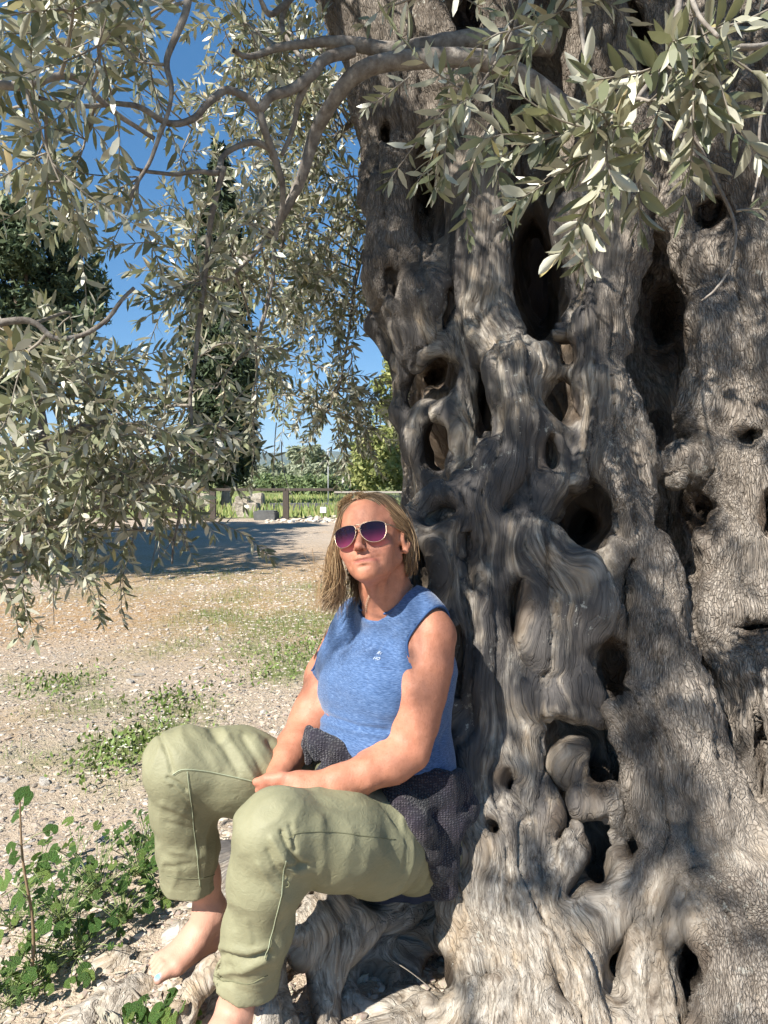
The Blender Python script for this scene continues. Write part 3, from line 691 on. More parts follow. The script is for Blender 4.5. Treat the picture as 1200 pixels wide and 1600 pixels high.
p = P(505, 797, 20.9); v, f = box_np((p[0] - .085, 20.9, p[2] - .085), (p[0] + .085, 20.93, p[2] + .085), .01); mesh_np('plate', v, f, flat_mat('white_paint', (.8, .8, .78), .5), sg, False)
V, F = tube_np([(p[0], 20.945, -.05), (p[0], 20.945, p[2] + .08)], .015, 6); mesh_np('stake', V, F, M_RAIL, sg)
p = P(513, 800, 24); V, F = tube_np([(p[0], 24, 0), (p[0], 24, P(513, 700, 24)[2])], .022, 6)
tag(mesh_np('thin_pole', V, F, flat_mat('grey_metal', (.35, .36, .35), .5)), 'thin grey pole standing beyond the fence against the shrubs', 'pole')
bag = Bag()
for q in range(9000):
    Yd = rb.uniform(21.5, 34); p = P(rb.uniform(230, 720), 770, Yd); h = rb.uniform(.12, .42); a = rb.random() * 6.28; w = .03
    bag.add([(p[0] - w, Yd, 0), (p[0] + w, Yd, 0), (p[0] + math.cos(a) * h * .3 + .008, Yd + math.sin(a) * h * .3, h), (p[0] + math.cos(a) * h * .3 - .008, Yd + math.sin(a) * h * .3, h)], [(0, 1, 2, 3)], 0, rb.random() * .55 + .3)
tag(bag.build('meadow_grass', M_GRASS, None, True, 'tone'), 'bright green meadow grass beyond the rail fence', 'grass', kind='stuff')

def leaf_mat(name, dark, light, spec=.25, rough=.6, trans=.0):
    t = NT(name); a = t.attr('tone'); c = t.ramp(a, [(0, dark), (1, light)])
    m = t.fin(c, rough, None, spec)
    if trans:
        tr = t.n('ShaderNodeBsdfTranslucent'); t.l(c, tr.inputs[0]); mx = t.n('ShaderNodeMixShader'); mx.inputs[0].default_value = trans
        t.l(t.bsdf, mx.inputs[1]); t.l(tr, mx.inputs[2]); t.l(mx, t.out.inputs[0])
    return m
def crown_np(blobs, n, size, rr, elong=1.0, up=0.0, clump=.28):
    """leaf faces in clumps spread on and in the blobs (x,y,z,rx,ry,rz)"""
    bl = np.array(blobs, float); w = (bl[:, 3] * bl[:, 4] + bl[:, 3] * bl[:, 5]); w /= w.sum()
    nc = max(8, n // 40); bi = rr.choice(len(bl), nc, p=w); d = rr.normal(size=(nc, 3)); d /= np.linalg.norm(d, axis=1)[:, None]
    rad = rr.uniform(.62, 1.0, nc) ** .7; cc = bl[bi, :3] + d * bl[bi, 3:] * rad[:, None]; cs = clump * bl[bi, 3:].min(1) * rr.uniform(.5, 1.3, nc)
    ci = rr.integers(0, nc, n); e = rr.normal(size=(n, 3)) * .55; c = cc[ci] + e * cs[ci, None]
    nrm = d[ci] * .7 + rr.normal(size=(n, 3)) * .8 + [0, 0, .3]; nrm /= np.linalg.norm(nrm, axis=1)[:, None]
    a = np.cross(nrm, rr.normal(size=(n, 3)) + [0, 0, up]); a /= np.linalg.norm(a, axis=1)[:, None]; b = np.cross(nrm, a)
    s = size * rr.uniform(.6, 1.4, n)[:, None]; a = a * s * elong; b = b * s
    V = np.stack([c - a, c + b * .5, c + a, c - b * .5], 1).reshape(-1, 3); F = np.arange(4 * n).reshape(-1, 4)
    tone = np.repeat(np.clip(.5 + .25 * rr.normal(size=n) + .3 * (rr.random(nc)[ci] - .5), 0, 1), 4)
    return V, F, tone
M_BARKF = flat_mat('tree_bark', (.16, .125, .095), .9, bump=.02)
M_BARKP = flat_mat('pale_cypress_bark', (.42, .35, .28), .9, bump=.03, scale=6)
def tree(name, label, x, y, trunk_h, tr, blobs, n, size, mat, bark, seed, elong=1.3, group=None, clump=.28, zoff=0):
    rr = np.random.default_rng(seed); o = empty(name, (x, y, 0)); tag(o, label, 'tree', group)
    top = np.array(blobs[-1][:3]) if len(blobs) else np.array([0, 0, trunk_h])
    bag = Bag(); pts = smooth_path([(x, y, -.1), (x + .06, y, trunk_h * .5), (x, y, trunk_h), (x + top[0], y + top[1], max(top[2], trunk_h + .1))], 12)
    V, F = tube_np(pts, np.linspace(tr, tr * .35, 12), 6); bag.add(V, F)
    for b in blobs:
        e = np.array([x + b[0], y + b[1], b[2]]); s = np.array([x, y, trunk_h * .9]); m = (s + e) / 2 + [0, 0, -.1 * b[5]]
        V, F = tube_np(smooth_path([s, m, e], 6), np.linspace(tr * .45, tr * .12, 6), 6); bag.add(V, F)
    bag.build('trunk', bark, o)
    V, F, tone = crown_np([(x + b[0], y + b[1], *b[2:]) for b in blobs], n, size, rr, elong, 0, clump)
    tag(mesh_np('crown', V, F, mat, o, False, {'tone': tone}), kind='stuff')
    return o
M_CYP = leaf_mat('cypress_green', (.018, .028, .014), (.06, .085, .035))
M_PINE = leaf_mat('dark_evergreen', (.035, .06, .03), (.13, .17, .085), trans=.15)
M_OLF = leaf_mat('grey_olive_green', (.16, .19, .11), (.36, .38, .26), trans=.2)
M_YEL = leaf_mat('yellow_green', (.15, .19, .05), (.40, .40, .16), trans=.3)
M_SHR = leaf_mat('shrub_green', (.10, .15, .06), (.25, .30, .14), trans=.2)
# cypress: column of clumps
cx, cy = P(352, 800, 24)[0], 24.0; sc = 24 / FPX; bl = []
for q, (py, hw) in enumerate([(725,45),(700,54),(660,56),(620,55),(575,53),(530,50),(480,47),(430,43),(380,38),(330,31),(285,23),(250,13)]):
    bl.append(((-4 + rb.uniform(-3, 3)) * sc, rb.uniform(-.15, .15), P(352, py, 24)[2], hw * sc * 1.0, hw * sc * .95, 34 * sc))
tree('cypress_tree', 'tall dark cypress with a bare pale trunk behind the fence', cx, cy, 1.9, .2, bl, 34000, .075, M_CYP, M_BARKP, 5, 1.8, clump=.34)
x, y = P(60, 800, 14)[0], 14.0; sc = 14 / FPX
bl = [((a - 60) * sc, rb.uniform(-.6, .6), P(60, b, 14)[2], r * sc, r * sc, r * sc * .8) for a, b, r in [(40,560,70),(110,540,60),(20,470,80),(100,450,60),(60,390,60),(120,400,45),(30,360,50),(-60,480,90),(-80,380,70),(150,500,32),(80,340,35),(10,600,60)]]
tree('evergreen_tree', 'dark evergreen tree behind the olive leaves at the left edge', x, y, 2.6, .22, bl, 30000, .05, M_PINE, M_BARKF, 8, 1.6)
x, y = P(640, 800, 33)[0], 33.0; sc = 33 / FPX
bl = [((a - 640) * sc, rb.uniform(-1.5, 1.5), P(640, b, 33)[2], r * sc, r * sc, r * sc * .85) for a, b, r in [(600,715,48),(640,700,50),(575,745,32),(612,650,36),(650,630,50),(630,580,34),(610,605,22),(665,540,44),(690,650,60),(560,700,18),(640,750,30),(700,580,60)]]
tree('leafy_tree', 'sunlit yellow green leafy tree beyond the fence beside the trunk', x, y, 1.6, .25, bl, 26000, .11, M_YEL, M_BARKF, 11, 1.2, clump=.34)
for q, (px, py, Yd, r, lb) in enumerate([
  (400,745,60,34,'round grey olive tree right of the cypress beyond the meadow'),(455,738,72,34,'taller grey green olive in the middle of the far grove'),(497,742,64,30,'grey olive tree behind the thin pole'),
  (545,735,80,36,'pale olive tree left of the yellow green tree'),(300,742,62,36,'grey olive seen left of the cypress trunk'),(230,738,55,40,'olive crown glimpsed through the hanging leaves'),
  (480,716,110,26,'far dark topped tree rising above the olive grove'),(350,735,85,30,'olive tree directly behind the cypress trunk'),(580,745,70,30,'olive behind the head of the woman'),(150,745,50,40,'far olive low at the left behind the leaves'),(60,742,52,44,'leftmost far olive behind the leaves')]):
    x = P(px, 800, Yd)[0]; sc = Yd / FPX; z = P(px, py, Yd)[2]; rr = np.random.default_rng(50 + q)
    bl = [(rr.uniform(-.75, .75) * r * sc, rr.uniform(-.5, .5) * r * sc, z + rr.uniform(-.35, .3) * r * sc, r * sc * rr.uniform(.4, .6), r * sc * .5, r * sc * rr.uniform(.35, .5)) for _ in range(6)]
    tree('olive_tree', lb, x, Yd, max(.6, z - r * sc * .6), .2, bl, 5000, .0028 * Yd, M_OLF, M_BARKF, 70 + q, 1.3, 'olive trees of the far grove', clump=.4)
for q, (px, Yd, r, lb) in enumerate([(520,40,30,'bright rounded bush right of the thin pole'),(545,42,26,'green bush beside the bright rounded bush'),(480,46,26,'green bush left of the thin pole'),(430,50,24,'low bush behind the rubble wall')]):
    x = P(px, 800, Yd)[0]; sc = Yd / FPX; rr = np.random.default_rng(90 + q); o = empty('bush', (x, Yd, 0)); tag(o, lb, 'bush', 'bushes beyond the fence')
    bl = [(x + rr.uniform(-.8, .8) * r * sc, Yd + rr.uniform(-.5, .5), r * sc * rr.uniform(.3, .7), r * sc * .6, r * sc * .5, r * sc * .5) for _ in range(5)]
    V, F, tone = crown_np(bl, 4500, .0024 * Yd, rr, 1.3, 0, .4); tag(mesh_np('foliage', V, F, M_SHR, o, False, {'tone': tone}), kind='stuff')
    V, F = tube_np([(x, Yd, -.1), (x + .02, Yd, r * sc * .6)], .05, 6); mesh_np('stem', V, F, M_BARKF, o)
# blue hills
t = NT('hill_scrub'); ob = t.obj(); c = t.ramp(t.noise(ob, .006, 6, .65), [(.35, (.06, .085, .045)), (.65, (.16, .16, .10))]); M_HILL = t.fin(c, .95, None, .1)
hx = np.linspace(-4200, 4200, 260); rows = []
for q, (Yd, hh) in enumerate([(3000, 0), (3300, .55), (3700, 1.0), (4200, .8)]):
    hz = (112 + 50 * fbm(np.stack([hx / 700, 0 * hx + 2, 0 * hx], 1), 5, 91) + 16 * np.sin(hx / 420 + .6)) * hh
    rows.append(np.stack([hx, Yd + 0 * hx + 60 * vnoise(np.stack([hx / 300, 0 * hx + q, 0 * hx], 1), 92), hz - 5 * (q == 0)], 1))
hv_ = np.concatenate(rows); m = 260; ii, jj = np.meshgrid(np.arange(3), np.arange(m - 1), indexing='ij'); b0 = (ii * m + jj).ravel()
tag(mesh_np('hills', hv_, np.stack([b0, b0 + 1, b0 + m + 1, b0 + m], 1), M_HILL), kind='structure')
# neighbouring olive just off the left edge that shades the yard
x, y = -9.0, 9.0; rr = np.random.default_rng(31)
bl = [(rr.uniform(-2.6, 2.6), rr.uniform(-3.4, 1.8), rr.uniform(4.4, 7.0), 1.3, 1.3, .9) for _ in range(22)]
tree('olive_tree', 'neighbouring olive left of the yard casting the broad shade', x, y, 2.4, .5, bl, 24000, .09, M_OLF, M_BARKF, 33, 1.5, clump=.5)
# ================================================================ THE SITTING WOMAN
def PR(px, py, Y, r): return (*P(px, py, Y), r)
def ray_hit(fn, px, py, y0=1.2, y1=2.3, off=0.0):
    """where the line of sight through a photo pixel meets a shape (used to lay seams and trims on cloth)"""
    Ys = np.arange(y0, y1, .003); p = np.array([P(px, py, y) for y in Ys]); d = fn(p)
    k = np.argmax(d < off)
    if d[k] >= off: return None
    a = p[max(k - 1, 0)]; b = p[k]; da, db = d[max(k - 1, 0)], d[k]
    return a + (b - a) * ((da - off) / max(da - db, 1e-9))
# ---- head frame: X her left, Y forward out of the face, Z crown
hf = unit((-.34, -.90, .34)); hl = unit(np.cross((0, 0, 1.0), hf)); hu_ = np.cross(hf, hl)
ro = R(12.5); HX = hl * math.cos(ro) + hu_ * math.sin(ro); HZ = hu_ * math.cos(ro) - hl * math.sin(ro); HY = hf
HM = np.array([HX, HY, HZ])
HC = P(562, 833, 1.655) - HY * .094 + HZ * .0
def H(x, y, z): return HC + HX * x + HY * y + HZ * z
def head_shape(B, sk=.0):
    B.ell(H(0, -.014, .036), (.071, .092, .080), HM, .03)
    B.ell(H(0, .030, .040), (.060, .058, .056), HM, .03)
    B.ell(H(0, .028, -.018), (.0545, .058, .070), HM, .03)
    B.ell(H(0, .036, -.060), (.038, .044, .033), HM, .03)
def face_shape(B):
    B.ell(H(0, .072, -.0885), (.0175, .014, .0135), HM, .018)
    for s in (-1, 1):
        B.ell(H(.041 * s, .058, -.028), (.023, .024, .022), HM, .018)
        B.cone(H(.008 * s, .083, .020), H(.042 * s, .070, .022), .0085, .007, .016)
        B.ell(H(.030 * s, .048, -.050), (.020, .026, .024), HM, .02)
        B.cone(H(.049 * s, -.005, -.044), H(.014 * s, .060, -.083), .012, .012, .026)
    B.ell(H(0, .072, -.062), (.026, .019, .021), HM, .02)
    B.cone(H(0, .084, .008), H(0, .107, -.031), .0072, .0088, .012)
    B.ell(H(0, .1095, -.035), (.0092, .009, .0078), HM, .006)
    for s in (-1, 1):
        B.ell(H(.0105 * s, .099, -.038), (.0066, .0095, .006), HM, .005)
        B.ell(H(.031 * s, .073, -.002), (.0145, .0125, .0095), HM, .004)
        # ear: rim, lobe, bowl
        ec = H(.074 * s, -.010, -.010)
        B.chain([(*H(.068 * s, .004, -.004), .006), (*H(.075 * s, .004, .014), .0045), (*H(.080 * s, -.008, .024), .0045), (*H(.084 * s, -.020, .012), .0045), (*H(.080 * s, -.018, -.012), .0045), (*H(.074 * s, -.006, -.030), .0075)], .008)
        B.ell(H(.072 * s, -.006, -.004), (.006, .013, .022), HM, .01)
    B.chain([(*H(-.025, .079, -.0600), .0022), (*H(-.009, .0905, -.0590), .0030), (*H(0, .0915, -.0598), .0028), (*H(.009, .0905, -.0588), .0030), (*H(.026, .079, -.0590), .0022)], .005)
    B.chain([(*H(-.020, .080, -.0650), .0026), (*H(0, .0890, -.0675), .0042), (*H(.020, .080, -.0645), .0026)], .006)
    # cuts: eye sockets, nostrils, mouth line, folds beside the mouth, under the lip
    for s in (-1, 1):
        B.cone(H(.0065 * s, .106, -.0445), H(.0065 * s, .098, -.038), .0028, .002, .004, cut=True)
        B.chain([(*H(.0165 * s, .0985, -.036), .0024), (*H(.028 * s, .0875, -.050), .0030), (*H(.036 * s, .074, -.068), .0022)], .009, cut=True)
        B.cone(H(.013 * s, .096, .0), H(.016 * s, .085, .004), .004, .005, .012, cut=True)
        B.ell(H(.078 * s, -.004, .002), (.006, .006, .010), HM, .006, cut=True)
    B.chain([(*H(-.0275, .0795, -.0588), .0022), (*H(-.010, .0930, -.0632), .0026), (*H(.012, .0930, -.0628), .0026), (*H(.0350, .0765, -.0570), .0024)], .0045, cut=True)
    B.cone(H(-.010, .0895, -.0765), H(.010, .0895, -.0765), .0018, .0018, .009, cut=True)
# ---- torso frame
TS = unit((.70, -.71, .03)); TF = unit((-.70, -.68, .10)); TU = np.cross(TS, TF); 
if TU[2] < 0: TU = -TU
TM = np.array([TS, TF, TU])
def torso_shape(B):
    B.ell(P(632, 1300, 1.86), (.160, .130, .122), TM, .06)
    B.ell(P(618, 1195, 1.835), (.158, .132, .13), TM, .06)
    B.ell(P(612, 1075, 1.845), (.148, .112, .16), TM, .06)
    B.cone(P(566, 985, 1.955), P(668, 990, 1.735), .058, .058, .06)
    B.cone(P(582, 962, 1.90), P(640, 952, 1.77), .045, .045, .06)
    B.ell(P(545, 1075, 1.81), (.078, .064, .082), TM, .08)
    B.ell(P(594, 1085, 1.715), (.080, .062, .084), TM, .08)
    B.ell(P(566, 1160, 1.735), (.125, .075, .075), TM, .04)
NB = P(606, 950, 1.82)
B = Shape(); torso_shape(B)
B.chain([(*NB, .060), (*P(600, 915, 1.795), .054), (*P(596, 872, 1.775), .052)], .035)
B.cone(P(578, 905, 1.705), P(588, 950, 1.765), .014, .010, .02); B.cone(P(630, 885, 1.745), P(606, 955, 1.755), .012, .009, .016); B.cone(P(600, 900, 1.715), P(596, 955, 1.757), .008, .007, .012)
head_shape(B); face_shape(B)
# arms
B.chain([PR(676, 996, 1.73, .050), PR(664, 1040, 1.715, .058), PR(655, 1085, 1.70, .055), PR(648, 1132, 1.68, .047), PR(640, 1172, 1.66, .041)], .035)
B.chain([PR(640, 1176, 1.66, .040), PR(610, 1193, 1.635, .041), PR(570, 1208, 1.605, .034), PR(530, 1219, 1.585, .028), PR(496, 1226, 1.575, .026)], .03)
B.chain([PR(531, 1000, 1.975, .044), PR(508, 1055, 1.94, .045), PR(488, 1110, 1.88, .041), PR(478, 1132, 1.86, .039)], .035)
B.chain([PR(478, 1134, 1.86, .041), PR(462, 1165, 1.80, .041), PR(447, 1190, 1.74, .032), PR(437, 1208, 1.70, .026)], .03)
# left hand lying over the right one, thumb along the top
lw = P(490, 1227, 1.572); lp = P(455, 1227, 1.58)
B.chain([(*lw, .024), (*P(470, 1226, 1.577), .026), (*P(450, 1227, 1.585), .024)], .02)
for q, (dx, dy, dY, r) in enumerate([(0, 0, 0, .0092), (2, 6, .012, .0095), (5, 12, .024, .009), (10, 18, .036, .008)]):
    B.chain([PR(452 + dx, 1224 + dy, 1.572 + dY, r * 1.15), PR(430 + dx, 1222 + dy, 1.575 + dY, r * 1.05), PR(414 + dx, 1226 + dy, 1.582 + dY, r), PR(404 + dx, 1235 + dy, 1.59 + dY, r * .85)], .006)
B.chain([PR(468, 1218, 1.575, .015), PR(440, 1215, 1.575, .0115), PR(418, 1217, 1.58, .0105), PR(401, 1222, 1.588, .0092)], .008)
# right hand under it
B.chain([PR(437, 1208, 1.70, .026), PR(432, 1224, 1.66, .027), PR(436, 1236, 1.63, .024)], .02)
for q in range(4):
    B.chain([PR(430 + q * 2, 1236 + q * 4, 1.64 + q * .012, .0095), PR(444 + q * 2, 1246 + q * 3, 1.625 + q * .012, .0092), PR(462 + q, 1248 + q * 3, 1.62 + q * .012, .0085), PR(474, 1244 + q * 3, 1.62 + q * .012, .0075)], .006)
B.chain([PR(424, 1222, 1.66, .013), PR(414, 1230, 1.63, .0105), PR(410, 1240, 1.612, .009)], .008)
# legs inside the trousers
B.chain([PR(575, 1262, 1.90, .085), PR(420, 1222, 1.80, .075), PR(292, 1200, 1.70, .052)], .05)
B.chain([PR(292, 1202, 1.70, .050), PR(296, 1290, 1.74, .047), PR(316, 1370, 1.77, .036), PR(327, 1415, 1.785, .034)], .04)
B.chain([PR(640, 1320, 1.78, .088), PR(540, 1306, 1.60, .078), PR(432, 1292, 1.46, .056)], .05)
B.chain([PR(432, 1296, 1.46, .055), PR(412, 1400, 1.49, .052), PR(385, 1500, 1.51, .040), PR(370, 1570, 1.515, .039)], .04)
# feet: far (right) foot seen from its inner side, near (left) foot at the frame edge
def foot(B, ank, heel, inst, ball, toe, side):
    """side: unit vector from the big toe towards the little toe"""
    B.cone(ank, heel, .032, .026, .03); B.cone(ank, inst, .032, .027, .03)
    B.ell(ank + side * -.030, (.011, .011, .013), None, .012)
    B.cone(heel, ball, .022, .018, .025); B.cone(inst, ball, .025, .018, .025)
    B.cone(inst + side * .022, ball + side * .042, .024, .014, .03); B.cone(heel + side * .01, ball + side * .05, .02, .012, .03)
    d = unit(toe - ball); L = np.linalg.norm(toe - ball)
    B.chain([(*ball, .016), (*(ball + d * L * .55 + np.array([0, 0, .002])), .0125), (*toe, .0115)], .010)
    for q in range(4):
        s = side * (.021 + .0135 * q); b = ball + s; e = b + d * (L * (.92 - .13 * q)); m = (b + e) / 2 + np.array([0, 0, .007])
        B.chain([(*b, .010), (*m, .0082 - .0006 * q), (*e, .0076 - .0006 * q)], .006)
RA, RH, RI, RBL, RT = P(328, 1425, 1.785), P(345, 1462, 1.815), P(307, 1468, 1.755), P(276, 1509, 1.70), P(248, 1530, 1.665)
rside = unit(np.cross(unit(RT - RH), (0, 0, 1))); rside = -rside if rside[0] > 0 else rside
foot(B, RA, RH, RI, RBL, RT, rside)
LA, LH, LI, LB_, LT = P(372, 1582, 1.52), P(398, 1622, 1.55), P(345, 1615, 1.47), P(300, 1672, 1.40), P(268, 1700, 1.35)
lside = unit(np.cross((0, 0, 1), unit(LT - LH))); lside = -lside if lside[1] > 0 else lside
foot(B, LA, LH, LI, LB_, LT, lside)
Vb, Fb = B.mesh((-.68, 1.22, .02), (.22, 2.12, 1.33), .0030, B=14)
Nb = vnormals(Vb, Fb)
Vb = Vb + Nb * (.0007 * vnoise(Vb * 60, 3) + .0012 * vnoise(Vb * np.array([26, 26, 12]), 4))[:, None]
lc = (Vb - HC) @ HM.T
lip = np.exp(-(((lc[:, 0] - .003) / .029) ** 2) ** 2) * np.exp(-((lc[:, 2] + .0632) / .0045) ** 4) * (lc[:, 1] > .07)
nail = np.exp(-(np.linalg.norm(Vb - (RT + np.array([-.002, -.004, .009])), axis=1) / .0085) ** 4)
red = .6 * np.exp(-(np.linalg.norm((lc - [0, .11, -.036]) / [.02, .03, .02], axis=1)) ** 2)
for s in (-1, 1): red += .5 * np.exp(-(np.linalg.norm((lc - [.04 * s, .07, -.035]) / [.025, .03, .022], axis=1)) ** 2)
red += .5 * np.exp(-(np.linalg.norm(Vb - P(425, 1228, 1.58), axis=1) / .06) ** 2) + .15 * sstep(1340, 1500, PIX(Vb)[1])
t = NT('tanned_skin'); ob = t.obj()
c = t.ramp(t.noise(ob, 26, 5, .6), [(.3, (.375, .15, .088)), (.7, (.49, .215, .132))])
sp = t.ramp(t.noise(ob, 190, 3, .6), [(.57, 0), (.66, 1)]); c = t.mix(t.math('MULTIPLY', sp, .4), c, (.30, .12, .065))
c = t.mix(t.math('MULTIPLY', t.attr('pale'), .7), c, (.56, .33, .24)); c = t.mix(t.math('MULTIPLY', t.attr('red'), .6), c, (.50, .17, .13))
c = t.mix(t.ramp(t.noise(ob, 70, 4, .7), [(.5, 0), (.72, .35)]), c, (.55, .25, .17))
c = t.mix(t.math('MULTIPLY', t.attr('lip'), .7), c, (.30, .08, .07)); c = t.mix(t.attr('nail'), c, (.16, .46, .56))
h = t.math('ADD', t.noise(t.scale(ob, 300, 300, 120), 1.0, 3, .6), t.math('MULTIPLY', t.noise(ob, 700, 2), .6))
M_SKIN = t.fin(c, .52, t.bump(h, .0008), .38)
woman = empty('person', tuple(P(640, 1390, 1.80)))
tag(woman, 'woman in blue sleeveless top and green trousers sitting barefoot against the olive trunk', 'person')
mesh_np('body', Vb, Fb, M_SKIN, woman, True, {'lip': lip, 'nail': nail, 'red': np.clip(red, 0, 1), 'pale': sstep(.45, .30, Vb[:, 2])})

# ---- sleeveless top
T = Shape(); torso_shape(T)
up_ax = unit(P(600, 900, 1.79) - NB)
TP = Shape(); T.cone(P(556, 968, 1.93), P(536, 1030, 1.90), .045, .06, .04); T.cone(P(650, 960, 1.77), P(670, 1050, 1.83), .05, .052, .04); T.cone(P(670, 1050, 1.83), P(662, 1160, 1.84), .052, .05, .05)
T.chain([(*NB, .062), (*P(600, 915, 1.795), .054)], .035); T.cone(P(584, 930, 1.735), P(588, 950, 1.765), .012, .010, .02); T.cone(P(612, 930, 1.75), P(606, 955, 1.755), .010, .009, .016); T.cone(P(598, 925, 1.735), P(596, 955, 1.757), .008, .007, .012)
T.cone(P(676, 996, 1.73), P(664, 1040, 1.715), .050, .058, .035); T.cone(P(531, 1000, 1.975), P(508, 1055, 1.94), .044, .045, .035)
TP.fn(lambda p: T.ev(p) - .0065)
NC = NB + up_ax * .034 + TF * .006; NR = (.086, .090, .062); NM = np.array([TS, TF, TU])
TP.ell(NC, NR, NM, .005, cut=True); TP.cone(NC + up_ax * .012, NC + up_ax * .16, .078, .10, .005, cut=True)
TP.ell(P(690, 1018, 1.705), (.115, .080, .104), TM, .006, cut=True); TP.ell(P(514, 1020, 1.975), (.115, .080, .104), TM, .006, cut=True)
hem_n = unit((-.12, -.05, -1.0)); hem_p = P(600, 1198, 1.75)
TP.fn(lambda p: -(((p - hem_p) @ hem_n) - 0.0), .004, cut=True)     # placeholder half space, flipped below
TP.cut[-1] = (lambda p: -(p - hem_p) @ hem_n + .0, .004)
Vt, Ft = TP.mesh((-.32, 1.45, .50), (.24, 2.12, 1.12), .0042, B=12)
Vt0 = Vt.copy(); Nt = vnormals(Vt, Ft); tu, tv, td = PIX(Vt)
# folds: pull lines from under the arm, crease under the bust, soft belly rolls
fd = .0022 * vnoise(Vt * np.array([10, 10, 34]) + 4, 51) + .0016 * vnoise(Vt * np.array([30, 30, 12]), 52)
def crease(tu, tv, pts, w, amp):
    """groove along a polyline given in photo pixels on the near face"""
    pts = np.array(pts, float); d = np.full(len(tu), 1e9)
    for a, b in zip(pts[:-1], pts[1:]):
        ab = b - a; q = np.stack([tu - a[0], tv - a[1]], 1); t_ = np.clip(q @ ab / (ab @ ab), 0, 1)
        d = np.minimum(d, np.hypot(q[:, 0] - t_ * ab[0], q[:, 1] - t_ * ab[1]))
    return amp * np.exp(-(d / w) ** 2)
front = td < 1.86
fd += front * (crease(tu, tv, [(497, 1112), (520, 1122), (560, 1136), (604, 1142)], 4, -.007) + crease(tu, tv, [(500, 1125), (540, 1138), (600, 1150)], 5, .003)
  + crease(tu, tv, [(590, 1010), (583, 1035), (572, 1050), (570, 1075)], 3.5, -.0035) + crease(tu, tv, [(586, 1040), (605, 1040), (620, 1046)], 3, -.004)
  + crease(tu, tv, [(620, 985), (600, 1010)], 4, .003) + crease(tu, tv, [(690, 1100), (700, 1130), (690, 1160)], 4, -.003) + crease(tu, tv, [(640, 960), (600, 975), (560, 972)], 6, .002))
Vt = Vt + Nt * fd[:, None]
t = NT('blue_heather_knit'); ob = t.obj()
w = t.n('ShaderNodeVectorMath', operation='ADD'); t.l(t.scale(ob, 90, 90, 700), w.inputs[0])
ns = t.n('ShaderNodeTexNoise'); ns.inputs['Scale'].default_value = 6; t.l(ob, ns.inputs['Vector']); t.l(t.scale(ns.outputs[1], 3, 3, 26), w.inputs[1])
hz_ = t.noise(w.outputs[0], 1.0, 3, .65)
c = t.ramp(hz_, [(.30, (.022, .050, .125)), (.5, (.055, .112, .24)), (.70, (.13, .205, .36))])
M_TOP = t.fin(c, .75, t.bump(t.noise(t.scale(ob, 500, 500, 900), 1.0, 2), .0008), .25)
M_TOP.node_tree.nodes['Principled BSDF'].inputs['Sheen Weight'].default_value = .25
top = mesh_np('sleeveless_top', Vt, Ft, M_TOP, woman)
M_TRIM = flat_mat('blue_binding', (.045, .095, .215), .8)
def trim(name, fn, pts, r, mat, parent, off=.0, n=90, y0=1.3, y1=2.2):
    q = [ray_hit(fn, a, b, y0, y1, off) for a, b in smooth_path(pts, n)]; q = [x for x in q if x is not None]
    if len(q) < 3: return None
    q = np.array(q)
    for _ in range(2): q[1:-1] = (q[:-2] + 2 * q[1:-1] + q[2:]) / 4
    V, F = tube_np(q, r, 6); return mesh_np(name, V, F, mat, parent)
# armhole bindings follow the cut edge of the cloth
for cen, rad_, nm_ in ((P(690, 1018, 1.705), (.115, .080, .104), 'armhole_band'), (P(514, 1020, 1.975), (.115, .080, .104), 'armhole_band'), (NC, NR, 'neck_band')):
    q = (Vt0 - cen) @ TM.T; e_ = np.linalg.norm(q / np.array(rad_), axis=1); m_ = (np.abs(e_ - 1) < .05) & (np.abs(T.ev(Vt0) - .0065) < .003)
    if nm_ == 'neck_band': m_ &= (q[:, 2] < .004) & (np.hypot(q[:, 0], q[:, 1]) > .064)
    an = np.arctan2(q[:, 1], q[:, 0]) if nm_ == 'neck_band' else np.arctan2(q[:, 2], q[:, 1]); pts = []
    for a in np.linspace(-math.pi, math.pi, 49)[:-1]:
        k = m_ & (np.abs(np.angle(np.exp(1j * (an - a)))) < .13)
        if k.sum() > 1: pts.append(Vt0[k].mean(0))
    if len(pts) > 12:
        pts = np.array(pts + pts[:2])
        for _ in range(2): pts[1:-1] = (pts[:-2] + 2 * pts[1:-1] + pts[2:]) / 4
        V, F = tube_np(pts, .0034, 6, cap=False); mesh_np(nm_, V, F, M_TRIM, top)
# chest print: small pale emblem over two letters
M_PRINT = flat_mat('pale_print', (.48, .54, .64), .6)
def chest_text(body, px, py, size, name):
    cu = bpy.data.curves.new(name, 'FONT'); cu.body = body; cu.size = size; cu.extrude = .0004; cu.align_x = 'CENTER'; cu.shear = .25
    o = bpy.data.objects.new(name, cu); COL.objects.link(o); dg = bpy.context.evaluated_depsgraph_get(); me = bpy.data.meshes.new_from_object(o.evaluated_get(dg))
    bpy.data.objects.remove(o); me.materials.clear(); me.materials.append(M_PRINT)
    ctr = ray_hit(lambda p: T.ev(p) - .0065, px, py); n_ = 1e-3; g = np.array([T.ev((ctr + np.eye(3)[k] * n_)[None])[0] - T.ev((ctr - np.eye(3)[k] * n_)[None])[0] for k in range(3)]); g = unit(g)
    ux = unit(np.cross((0, 0, 1), g)); uy = np.cross(g, ux); co = np.array([v.co for v in me.vertices])
    w = ctr + ux * co[:, :1] + uy * co[:, 1:2]
    for _ in range(3):
        d = T.ev(w) - .0095; w = w - g * d[:, None]
    w = w + g * co[:, 2:3]
    for v, q in zip(me.vertices, w): v.co = q
    me.name = name; o = bpy.data.objects.new(name, me); COL.objects.link(o); o.parent = top
    return o
chest_text('R‹', 592, 1024, .0135, 'emblem'); chest_text('HO', 588, 1032, .011, 'lettering')

